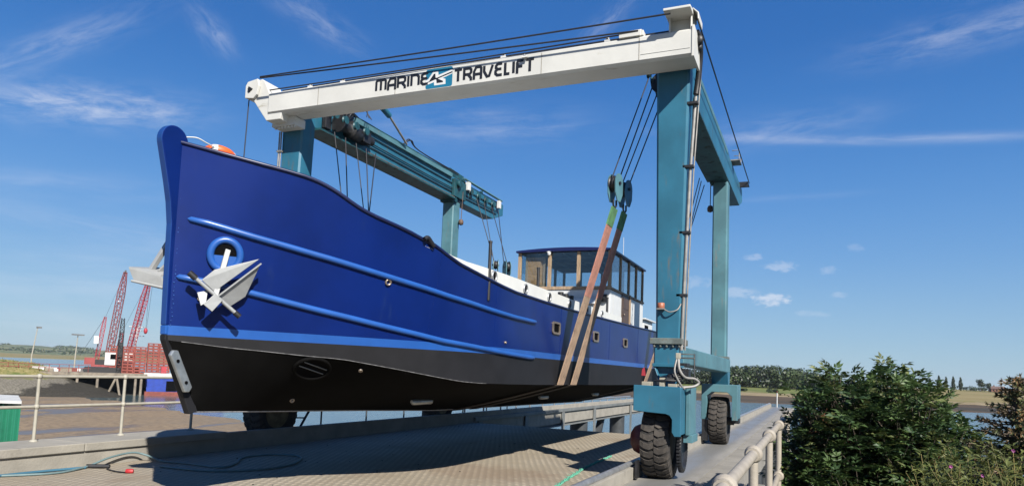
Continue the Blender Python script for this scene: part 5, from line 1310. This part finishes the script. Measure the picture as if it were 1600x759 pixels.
base = path2([(-3.42, 9.3), (-3.47, 10.0), (-3.55, 10.55), (-3.63, 11.33), (-3.72, 12.03), (-3.78, 12.96), (-3.82, 14.2)], -.03, 6)
for k in range(3):
    m.tube([p + Vector((.018 * math.cos(i * .9 + k * 2.1), 0, .012 * math.sin(i * .9 + k * 2.1))) for i, p in enumerate(base)], .012, 5)
for i in range(60):
    p = r2.choice(base[:-4]); m.tube([p, p + Vector((r2.uniform(-.09, .09), r2.uniform(-.1, .1), r2.uniform(-.005, .03)))], .003, 4)
tag(m.build('mooring_rope', M_GROPE), 'frayed mint green rope lying on the deck near the front right wheel', 'rope')
r2 = random.Random(8)
dm = MB()
for i in range(90):
    x = r2.uniform(-9.8, -3); y = r2.uniform(6, 19); dm.ball((x, y, -.045), r2.uniform(.006, .016), 5, 0, (1, 1.3, .5))
struct(dm.build('deck_grit', M_TIMBERD), 'stuff')

# ================================================================== GREEN SHED
sh = thing('corrugated_shed', 'green corrugated metal shed with white roof edge behind the left railing', 'shed', (-14.2, 7.6, -2.95))
a, b_ = Vector((-13.46, 8.48)), Vector((-14.9, 7.7)); d = (b_ - a); L = d.length; d /= L; nn = Vector((-d.y, d.x))
if nn.dot(-a) < 0: nn = -nn
N = 60
pts = []
for i in range(N + 1):
    q = a + d * L * i / N + nn * (.02 if (i // 2) % 2 else -.02); pts.append(q)
vd = a.normalized(); back = [a + d * L + vd * 1.6, a + vd * 1.5 + d * .12]
poly = [(p.x, p.y) for p in pts + back]
MB().prism(poly, 2, -3.0, .66).build('wall', M_SHED, sh)
c4 = [a - d * .06 + nn * .08, a + d * (L + .1) + nn * .08, a + d * (L + .1) + vd * 1.7, a + d * .06 + vd * 1.6]
m = MB(); z = [.66, .66, .68, .68]
m.add([(p.x, p.y, zz) for p, zz in zip(c4, z)] + [(p.x, p.y, zz + .05) for p, zz in zip(c4, z)], [(0, 1, 2, 3), (4, 5, 6, 7), (0, 1, 5, 4), (1, 2, 6, 5), (2, 3, 7, 6), (3, 0, 4, 7)]); m.build('roof', M_SHEDR, sh)
m = MB(); r2 = random.Random(11)
for i in range(420):
    x = r2.gauss(-12.9, .45); y = r2.gauss(8.6, .35); h_ = r2.uniform(.2, .55); an = r2.uniform(0, 6.28); q = r2.uniform(-.2, .2)
    m.add([(x - .012 * math.cos(an), y - .012 * math.sin(an), -2.95 + 2.4), (x + .012 * math.cos(an), y + .012 * math.sin(an), -.55), (x + q, y + r2.uniform(-.2, .2), -.55 + h_)], [(0, 1, 2)], 0)
struct(m.build('quay_weeds', M_WEED), 'stuff')
MB().prism([(-13.6, 7.4), (-12.0, 7.6), (-11.6, 9.2), (-13.2, 9.3)], 2, -3.1, -.55).build('earth_bank', M_BANKG)['kind'] = 'structure'

# ================================================================== WHARF, CRANES, STACKS, WORKBOAT (far left)
WA, WB = Vector((-80.3, 50.7)), Vector((-73.2, 60.5)); wd_ = (WB - WA).normalized(); wn = Vector((-wd_.y, wd_.x))       # wn points away from the camera
if wn.dot(WA) < 0: wn = -wn
def W(u, v, z): p = WA + wd_ * u + wn * v; return (p.x, p.y, z)
WL = (WB - WA).length
wf = thing('timber_wharf', 'old timber wharf on tarred piles across the mud, carrying the red cranes', 'wharf', W(6, 6, -3))
def obox(m, u0, u1, v0, v1, z0, z1, mi=0):
    vs = [W(u, v, z) for z in (z0, z1) for v in (v0, v1) for u in (u0, u1)]
    return m.add(vs, [(0, 2, 3, 1), (4, 5, 7, 6), (0, 1, 5, 4), (2, 6, 7, 3), (0, 4, 6, 2), (1, 3, 7, 5)], mi)
m = MB(); obox(m, -4, WL, 0, 26, -.62, -.42); obox(m, 4.5, WL, -.12, 0, -.95, -.40); obox(m, -4, 4.5, -.1, 0, -.75, -.42); m.build('wharf_deck', M_TIMBER, wf)
m = MB(); obox(m, -4, WL, 2.5, 2.7, -3.2, -.65); obox(m, WL - .3, WL, 2.7, 26, -3.2, -.65); m.build('wharf_backing', M_TIMBERD, wf)  # near-black sheets behind the piles make the wharf's underside black
for k, u in enumerate((2.6, 5.0, 7.0, 10.9, 11.5)):
    MB().tube([W(u, .05, -3.3), W(u, .05, -.8)], .15, 8).build('pile', M_TIMBER, wf)
for a_, b2 in ((8.0, 8.9), (9.4, 8.9)): MB().tube([W(a_, .0, -3.2), W(b2, .0, -.8)], .13, 8).build('brace', M_TIMBER, wf)
m = MB()
for k in range(11): m.tube([W(-3.5 + k * .95, .4, -.42), W(-3.5 + k * .95, .4, .45)], .035, 5)
for z in (.05, .42): m.tube([W(-3.5, .4, z), W(6.2, .4, z)], .03, 5)
m.build('wharf_railing', M_CREDD, wf)
r2 = random.Random(6)
for i in range(14):
    u = r2.uniform(0, 5.5); v = r2.uniform(1.5, 9); s_ = r2.uniform(.2, .55); m = MB(); obox(m, u, u + s_ * 2.2, v, v + s_, -.42, -.42 + s_)
    tag(m.build('scrap_crate', r2.choice([M_PALLET, M_TIMBER, M_CWHT, M_BOOT])), 'small rusty crate or scrap bin on the left end of the timber wharf', 'crate', 'crates and scrap on the wharf')

def lattice(m, a, b_, w0, w1, wt, seg, r, rd):
    a = Vector(a); b_ = Vector(b_); d = (b_ - a).normalized(); s1 = d.cross(Vector((0, 0, 1)))
    if s1.length < .05: s1 = Vector((wd_.x, wd_.y, 0))
    s1.normalize(); s2 = s1.cross(d)
    def P(t, i):
        w = interp(t, [0, .15, .8, 1], [w0, w1, w1, wt]) / 2; q = [(-1, -1), (1, -1), (1, 1), (-1, 1)][i]
        return a.lerp(b_, t) + s1 * q[0] * w + s2 * q[1] * w
    for i in range(4): m.tube([P(k / 8, i) for k in range(9)], r, 4)
    for k in range(seg):
        for i in range(4):
            j = (i + 1) % 4; t0, t1 = k / seg, (k + 1) / seg
            m.tube([P(t0, i), P(t1, j)] if k % 2 else [P(t0, j), P(t1, i)], rd, 3, cap=False)
            m.tube([P(t0, i), P(t0, j)], rd, 3, cap=False)
def crawler_crane(label, u, v, boom_tip, mast_top, cab_u, paint):
    t = thing('crawler_crane', label, 'crane', W(u, v, -.42), 'cranes on the wharf')
    for dv in (-1.1, 1.1):
        m = MB(); m.prism([(0, 0)], 0, 0, 0) if False else None
        vs = []
        pts = [(-2.0, .25), (-1.8, 0), (1.8, 0), (2.0, .25), (1.8, .62), (-1.8, .62)]
        for dvv in (dv - .32, dv + .32): vs += [W(u + p[0], v + dvv, -.42 + p[1]) for p in pts]
        n = 6; m.add(vs, [[i, (i + 1) % n, n + (i + 1) % n, n + i] for i in range(n)] + [list(range(n)), list(range(n, 2 * n))]); m.build('track', M_DARK, t)
    m = MB(); obox(m, u - 1.2, u + 1.0, v - 1.0, v + 1.0, .25, .5); obox(m, u - 1.9, u - .8, v - 1.0, v + 1.0, .5, 1.3); m.build('house', [paint], t)
    m = MB(); obox(m, u + .2, u + 1.3, v - 1.1, v + .1, .5, 2.0); cb_ = m.build('cab', M_CWHT, t)
    m = MB(); obox(m, u + .75, u + 1.32, v - 1.12, v - 1.105, 1.2, 1.8); obox(m, u + 1.305, u + 1.32, v - 1.0, v, 1.1, 1.85); m.build('window', M_HOLE, cb_)
    m = MB(); obox(m, u - .8, u + .2, v - .9, v + .9, .5, 1.1); m.build('engine', M_DARK, t)
    m = MB(); foot = W(u + .5, v, .7); lattice(m, foot, boom_tip, .3, .62, .25, 26, .05, .026); bm_ = m.build('boom', paint, t)
    m = MB(); m.lathe([(.22, -.1), (.22, .1)], boom_tip, (wd_.x, wd_.y, 0), 12); m.build('boom_sheave', M_DARK, bm_)
    m = MB(); lattice(m, W(u - .7, v, .6), mast_top, .5, .4, .2, 10, .05, .026); m.build('gantry_mast', M_CRED, t)
    m = MB()
    for o_ in (-.2, .2):
        m.tube([Vector(mast_top) + Vector((wd_.x, wd_.y, 0)) * 0 + Vector((0, 0, 0)), boom_tip], .014, 3); m.tube([mast_top, W(u - 2.4, v + o_, 1.5)], .02, 3)
    m.build('pendant_rope', M_DARK, t)
    return t
def dirpt(px_az, px_el, dist):  # a point at a given bearing, elevation angle and distance from the quay
    a_ = R(px_az); return Vector((math.sin(a_) * dist, math.cos(a_) * dist, 1.6 + math.tan(R(px_el)) * dist))
c1 = crawler_crane('taller faded red lattice crane standing on the wharf, left of the other', 7.4, 4.0, (-77.8, 60.0, 11.9), W(7.3, 4.0, 6.3), 0, M_CREDD)
m = MB(); obox(m, 6.3, 6.8, 3.2, 3.8, 3.0, 3.9); m.build('machinery_box', M_CWHT, c1)
c2 = crawler_crane('bright red lattice crane whose boom leans right towards the boat bow', 9.6, 7.6, (-77.55, 63.3, 11.7), W(9.3, 7.6, 4.6), 0, M_CRED)
m = MB(); tip = Vector((-77.55, 63.3, 11.7)); low = Vector((tip.x, tip.y, 5.2)); 
m.tube([tip, low], .018, 3); m.tube([tip + Vector((.25, .3, 0)), low + Vector((.05, .06, 0))], .018, 3); m.build('hoist_rope', M_DARK, c2)
MB().ball(low - Vector((0, 0, .3)), .3, 10, 0, (.8, .8, 1.3)).build('hook_block', M_CRED, c2)
t = thing('piling_mast', 'short dark lattice mast standing between the two red cranes', 'mast', W(9.1, 2.6, -.42))
m = MB(); lattice(m, W(9.1, 2.6, -.42), W(9.15, 2.6, 6.2), .55, .45, .3, 12, .06, .035); obox(m, 8.9, 9.4, 2.4, 2.9, 1.6, 3.3); m.build('lattice', M_DARK, t)
t = thing('ship_mast', 'white ship mast with crossbars rising behind the red stacks', 'mast', W(11.2, 12, -1))
m = MB(); m.tube([W(11.2, 12, -1), W(11.2, 12, 6.3)], .09, 6)
for z, w in ((4.4, .9), (5.1, .6), (5.6, 1.0)): m.tube([W(11.2 - w, 12, z), W(11.2 + w, 12, z)], .05, 5)
m.build('mast_tube', M_CWHT, t)
# two stacks of red steel frames: every frame its own object
def frame_mesh():
    m = MB(); a_, b2, hh = 1.28, 1.0, .36
    def bx_(x0, x1, y0, y1, z0, z1): m.box(x0, x1, y0, y1, z0, z1)
    bx_(0, a_, 0, .12, 0, .115); bx_(0, a_, b2 - .12, b2, 0, .115); bx_(0, a_, 0, .12, hh - .12, hh - .006); bx_(0, a_, b2 - .12, b2, hh - .12, hh - .006)
    for x in (0, a_ / 2 - .06, a_ - .12):
        bx_(x, x + .14, .01, b2 - .01, .116, hh - .121); 
    bx_(.02, a_ - .02, .121, b2 - .121, hh - .10, hh - .03)
    return m
proto = frame_mesh().build('pallet', M_PALLET)
ang = math.atan2(wd_.y, wd_.x)
def place(k, u, v, z, lab, grp):
    o = proto if k == 0 else proto.copy()
    if k: COL.objects.link(o)
    o.location = W(u, v, z); o.rotation_euler = (0, 0, ang + r2.uniform(-.015, .015)); tag(o, lab, 'pallet', grp)
k = 0
for c in range(3):
    for j in range(9):
        place(k, 8.1 + c * 1.31 + r2.uniform(-.03, .03), 3.0, -.42 + j * .362 + .001, 'red slatted pallet in the wider stack on the wharf behind the cranes', 'wider stack of red pallets'); k += 1
for c in range(2):
    for j in range(10):
        place(k, WL + .1 + c * 1.31 + r2.uniform(-.03, .03), 4.4, -.25 + j * .365, 'red slatted pallet in the taller stack right of the wider one, near the bow', 'taller stack of red pallets'); k += 1
# moored workboat
wb = thing('workboat', 'blue workboat with white deck edge and red bottom moored at the wharf end', 'boat', W(WL + 3, 3, -2.8))
def wprism(m, pts, v0, v1, mi=0):
    vs = [W(p[0], v, p[1]) for v in (v0, v1) for p in pts]; n = len(pts)
    return m.add(vs, [[i, (i + 1) % n, n + (i + 1) % n, n + i] for i in range(n)] + [list(range(n)), list(range(n, 2 * n))], mi)
m = MB(); wprism(m, [(WL + .1, -2.5), (WL + 9, -2.5), (WL + 9.2, -.75), (WL - .1, -.75)], 1.2, 7); m.build('hull', M_BARGE, wb)
m = MB(); wprism(m, [(WL - .1, -3.1), (WL + 9, -3.1), (WL + 9, -2.5), (WL - .1, -2.5)], 1.0, 7.2); m.build('boot_topping', M_BOOT, wb)
m = MB(); wprism(m, [(WL - .3, -.75), (WL + 9.4, -.75), (WL + 9.4, -.30), (WL - .3, -.30)], 1.0, 7.2); m.build('deck_edge', M_CWHT, wb)
m = MB(); wprism(m, [(WL + 2.2, -2.4), (WL + 3.4, -2.4), (WL + 3.4, -1.2), (WL + 2.2, -1.2)], 1.1, 1.19); m.build('side_opening', M_HOLE, wb)
m = MB(); wprism(m, [(WL + 1.6, -.29), (WL + 2.2, -.29), (WL + 2.2, .5), (WL + 1.6, .5)], 2.2, 2.9); m.build('deck_locker', M_CRED, wb)
# lamp posts behind the wharf
for (x, y, h_, lab, lean) in ((-92.7, 59.2, 4.85, 'tall leaning lamp post with a single head, far left on the shore', .35), (-90.1, 63.2, 4.2, 'straight lamp post with twin heads beside the wharf', .1)):
    t = thing('lamp_post', lab, 'lamp post', (x, y, -1.2), 'lamp posts on the far shore')
    p = wd_ * lean
    MB().tube([(x, y, -2.9), (x, y, 1.3), (x + p.x, y + p.y, h_)], [.12, .09, .05], 6).build('pole', M_RAILG, t)
    m = MB()
    if lean < .2: m.box(x + p.x - .3, x + p.x + .3, y + p.y - .7, y + p.y + .7, h_ - .06, h_ + .1)
    else: m.box(x + p.x - .15, x + p.x + .25, y + p.y - .1, y + p.y + .4, h_ - .05, h_ + .15)
    m.build('lamp_head', M_GREY, t)

# ================================================================== BUSHES ON THE RIGHT
def leaflet(m, p, d, nrm, L, w, mi):
    s_ = d.cross(nrm).normalized(); n2 = s_.cross(d).normalized()
    a = p; b_ = p + d * L * .45 + s_ * w + n2 * w * .35; c = p + d * L - n2 * L * .12; e = p + d * L * .45 - s_ * w + n2 * w * .35
    mid = p + d * L * .5
    m.add([a, b_, c, e, mid], [(0, 4, 1), (4, 2, 1), (0, 3, 4), (4, 3, 2)], mi)
def compound(m, p, d, rr, L, mi, n=3):
    """a pinnate leaf: a stalk with paired leaflets and one at the tip"""
    upv = Vector((rr.uniform(-.3, .3), rr.uniform(-.3, .3), 1)).normalized(); s_ = d.cross(upv)
    if s_.length < .05: s_ = Vector((1, 0, 0))
    s_.normalize(); nrm = s_.cross(d).normalized(); q = p
    for k in range(n):
        q = p + d * L * (.35 + .3 * k) - nrm * (L * .06 * k * k)
        for sg in (-1, 1):
            dd = (s_ * sg * .85 + d * .6 - nrm * rr.uniform(0, .35)).normalized()
            leaflet(m, q, dd, (nrm + Vector((rr.uniform(-.3, .3), rr.uniform(-.3, .3), 0))).normalized(), L * rr.uniform(.46, .6), L * .125, mi)
    leaflet(m, q + d * L * .05, (d - nrm * .3).normalized(), nrm, L * .6, L * .135, mi)
def elder_bush():
    rr = random.Random(21); t = thing('elder_bush', 'big leafy elder bush growing right of the handrail, filling the lower right', 'bush', (.65, 9.6, -1.3))
    lobes = [((.05, 9.7, .70), (.50, .85, 1.05)), ((.45, 9.6, 1.0), (.62, .9, .92)), ((.90, 9.5, .95), (.66, .9, .95)), ((1.32, 9.4, .62), (.50, .85, .78)), ((.55, 9.2, .1), (.95, .9, .9)), ((1.25, 9.1, .0), (.7, .8, .8)), ((.0, 9.3, -.05), (.42, .8, .8)), ((.75, 8.9, -.45), (1.0, .8, .7)), ((1.62, 9.5, .30), (.3, .6, .5))]
    lobes = [((c[0], c[1], c[2] - .20), (r[0], r[1], r[2] * .97)) for c, r in lobes]
    lm_ = MB(); tw = MB(); br = MB()
    base = Vector((.65, 9.7, -1.4))
    def shoot(p, d, n, L, mi):
        q = p; nxt = d
        for k in range(n):
            q2 = q + nxt * .085
            for sg in range(2):
                a_ = rr.uniform(0, 6.28); side = Vector((math.cos(a_), math.sin(a_), rr.uniform(-.1, .5)))
                compound(lm_, q2, (side + nxt * .5).normalized(), rr, L * rr.uniform(.75, 1.15), mi if rr.random() < .75 else rr.choice([0, 1, 2]), rr.choice([2, 2, 3]))
            q = q2; nxt = (nxt + Vector((rr.uniform(-.2, .2), rr.uniform(-.2, .2), rr.uniform(-.05, .2)))).normalized()
        compound(lm_, q, nxt, rr, L * .9, mi, 2)
        tw.tube([p - d * .15, p, q], [.006, .005, .002], 4, cap=False)
    for c, r in lobes:
        c = Vector(c); cnt = int(190 * (r[0] * r[1] + r[1] * r[2] + r[0] * r[2]))
        for _ in range(cnt):
            a_ = rr.uniform(0, 6.28); zz = rr.uniform(-.75, 1); rad = math.sqrt(max(0, 1 - zz * zz)); u = Vector((math.cos(a_) * rad, math.sin(a_) * rad, zz)); f = rr.uniform(.35, 1.0)
            p = c + Vector((u.x * r[0], u.y * r[1], u.z * r[2])) * f
            if p.x < -.30 and p.z < 1.3: p.x = -.30 + rr.uniform(0, .1)
            d = (u * .8 + Vector((0, 0, .55)) + Vector((rr.uniform(-.4, .4), rr.uniform(-.4, .4), rr.uniform(-.2, .3)))).normalized()
            shoot(p, d, rr.choice([1, 2, 2]), rr.uniform(.13, .2), rr.choice([0, 0, 0, 1, 1, 2]))
    # sprigs that break the outline
    for p, d, n in (((.72, 9.45, 1.80), (.25, 0, .9), 4), ((.20, 9.5, 1.78), (-.1, 0, 1), 3), ((1.12, 9.45, 1.55), (.5, 0, .7), 4), ((.42, 9.5, 1.80), (.1, .1, 1), 2), ((.95, 9.4, 1.72), (.3, 0, .8), 2), ((1.62, 9.3, .72), (.8, 0, .35), 4), ((1.62, 9.3, 1.02), (.8, 0, .5), 3), ((-.18, 9.6, 1.6), (-.4, 0, .9), 2), ((1.42, 9.3, 1.15), (.8, 0, .5), 4), ((1.7, 9.4, .4), (.9, 0, .2), 3)):
        p = (p[0], p[1], p[2] - .30 if p[2] > 1.1 else p[2] - .1)
        for k in range(2): shoot(Vector(p) + Vector((rr.uniform(-.05, .05), 0, rr.uniform(-.04, .04))), Vector(d).normalized(), n, .17, rr.choice([0, 2]))
        tw.tube([Vector(p) - Vector(d) * .5, Vector(p)], [.012, .006], 5)
    for k in range(26):
        c, r = rr.choice(lobes); tip = Vector(c) + Vector((rr.uniform(-.6, .6) * r[0], rr.uniform(-.6, .6) * r[1], rr.uniform(-.2, .7) * r[2]))
        mid = base.lerp(tip, .5) + Vector((rr.uniform(-.12, .12), rr.uniform(-.12, .12), .1)); tw.tube([base + Vector((rr.uniform(-.25, .25), rr.uniform(-.2, .2), 0)), mid, tip], [.028, .016, .007], 5)
    for k in range(30):
        c, r = rr.choice(lobes[:7]); a_ = rr.uniform(math.pi, 2 * math.pi); zz = rr.uniform(-.3, .8); rad = math.sqrt(1 - zz * zz)
        p = Vector(c) + Vector((math.cos(a_) * rad * r[0], math.sin(a_) * rad * r[1], zz * r[2])) * .98
        for j in range(16): 
            q = p + Vector((rr.gauss(0, .035), rr.gauss(0, .035), rr.gauss(-.02, .03))); br.add([q, q + Vector((.014, 0, .004)), q + Vector((.006, .004, -.02)), q + Vector((-.004, -.012, -.008))], [(0, 1, 2), (0, 2, 3), (0, 3, 1)])
    lm_.build('leaves', [M_LEAF, M_LEAF2, M_LEAF3], t); tw.build('branches', M_TWIG, t); struct(br.build('seed_heads', M_BERRY, t), 'stuff')
elder_bush()

def spruce():
    rr = random.Random(5); t = thing('spruce_tree', 'browning spruce with needles gone rusty at the right edge of the view', 'tree', (1.54, 7.1, -1.4))
    m = MB(); tw = MB(); cx, cy = 1.54, 7.1
    tw.tube([(cx, cy, -1.5), (cx, cy, 1.7)], [.05, .006], 7)
    def branch(p, d, L, dead):
        q = Vector(p); n = int(L / .04); d = Vector(d).normalized()
        tw.tube([q, q + d * L], [.008, .003], 4, cap=False)
        for k in range(n):
            q = Vector(p) + d * (L * (k + .5) / n)
            for j in range(9):
                a_ = rr.uniform(0, 6.28); v = Vector((rr.uniform(-1, 1), rr.uniform(-1, 1), rr.uniform(-1, 1))); v = (v - d * v.dot(d)).normalized()
                e = (v + d * .7).normalized() * rr.uniform(.03, .05); s_ = v.cross(d) * .008
                m.add([q - s_, q + s_, q + e], [(0, 1, 2)], 1 if rr.random() < dead else 0)
            if k > 2 and k % 4 == 0 and L > .25:
                for sg in (-1, 1):
                    sd = d.cross(Vector((0, 0, 1)))
                    sd = (sd.normalized() if sd.length > .05 else Vector((1, 0, 0))); branch(q, d * .75 + sd * sg * .7 + Vector((0, 0, rr.uniform(-.25, .1))), L * .38 * (1 - k / n) + .07, dead)
    for k in range(430):
        z = -.9 + 2.6 * (k / 429) ** .9; a_ = rr.uniform(0, 6.28); L = interp(z, [-1, .3, 1.0, 1.75], [.56, .50, .38, .10]) * rr.uniform(.75, 1.1)
        branch((cx, cy, z), (math.cos(a_), math.sin(a_), rr.uniform(-.05, .45)), L, .75 if rr.random() < .42 else .15)
    branch((1.58, 6.95, 1.58), (-.75, -.1, .45), .22, .3); branch((1.6, 7.0, 1.6), (-.3, 0, .8), .16, .2)
    m.build('needles', [M_NEEDLE, M_NEEDLEB], t); tw.build('trunk', M_TWIG, t)
spruce()

m = MB(); r2 = random.Random(31)
def weed(x, y, h_, mi_s, leafy):
    p = Vector((x, y, -1.3 if y < 7 else -1.3)); top = Vector((x + r2.uniform(-.25, .25), y + r2.uniform(-.2, .2), h_)); mid = p.lerp(top, .72) + Vector((r2.uniform(-.14, .14), r2.uniform(-.1, .1), 0)); top.x += r2.uniform(-.2, .2)
    pts = smooth_path([p, mid, top], 4); m.tube(pts, .0018, 4, mi_s)
    for k in range(leafy):
        q = pts[r2.randint(len(pts) // 2, len(pts) - 1)] + Vector((0, 0, r2.uniform(-.05, .05))); a_ = r2.uniform(0, 6.28); d = Vector((math.cos(a_), math.sin(a_), r2.uniform(.1, .9))).normalized()
        leaflet(m, q, d, Vector((r2.uniform(-.4, .4), r2.uniform(-.4, .4), 1)).normalized(), r2.uniform(.04, .085), .012, 0)
for k in range(520):
    x = r2.uniform(.74, 2.4); y = r2.uniform(4.6, 6.6); weed(x, y, r2.uniform(.72, 1.04) + .16 * (x > .85), r2.choice([0, 0, 0, 1]), 18)
for k in range(7): weed(r2.uniform(.85, 1.4), r2.uniform(5.0, 5.9), r2.uniform(1.05, 1.35), 1, 12)
struct(m.build('bank_weeds', [M_WEED, M_WEEDS]), 'stuff')
for (x, y, z, lab) in ((.81, 5.40, 1.10, 'purple mallow flower nearest the elder bush among the weeds'), (.98, 5.38, 1.06, 'lowest purple mallow flower, at the bottom edge among yellow weeds'), (1.14, 5.36, 1.23, 'highest purple mallow flower, in front of the browning spruce')):
    t = thing('mallow_flower', lab, 'flower', (x, y, -1.3), 'mallow flowers on the bank')
    pm = MB()
    for k in range(5):
        a_ = k * 1.257; d = Vector((math.cos(a_), -.45, math.sin(a_))).normalized(); leaflet(pm, Vector((x, y, z)), d, Vector((0, -1, 0)), .013, .008, 0)
    pm.build('petals', M_MALLOW, t)
    MB().tube(smooth_path([(x + .05, y + .1, -1.3), (x + .04, y + .06, .4), (x, y, z)], 4), .003, 4).build('stalk', M_WEEDS, t)
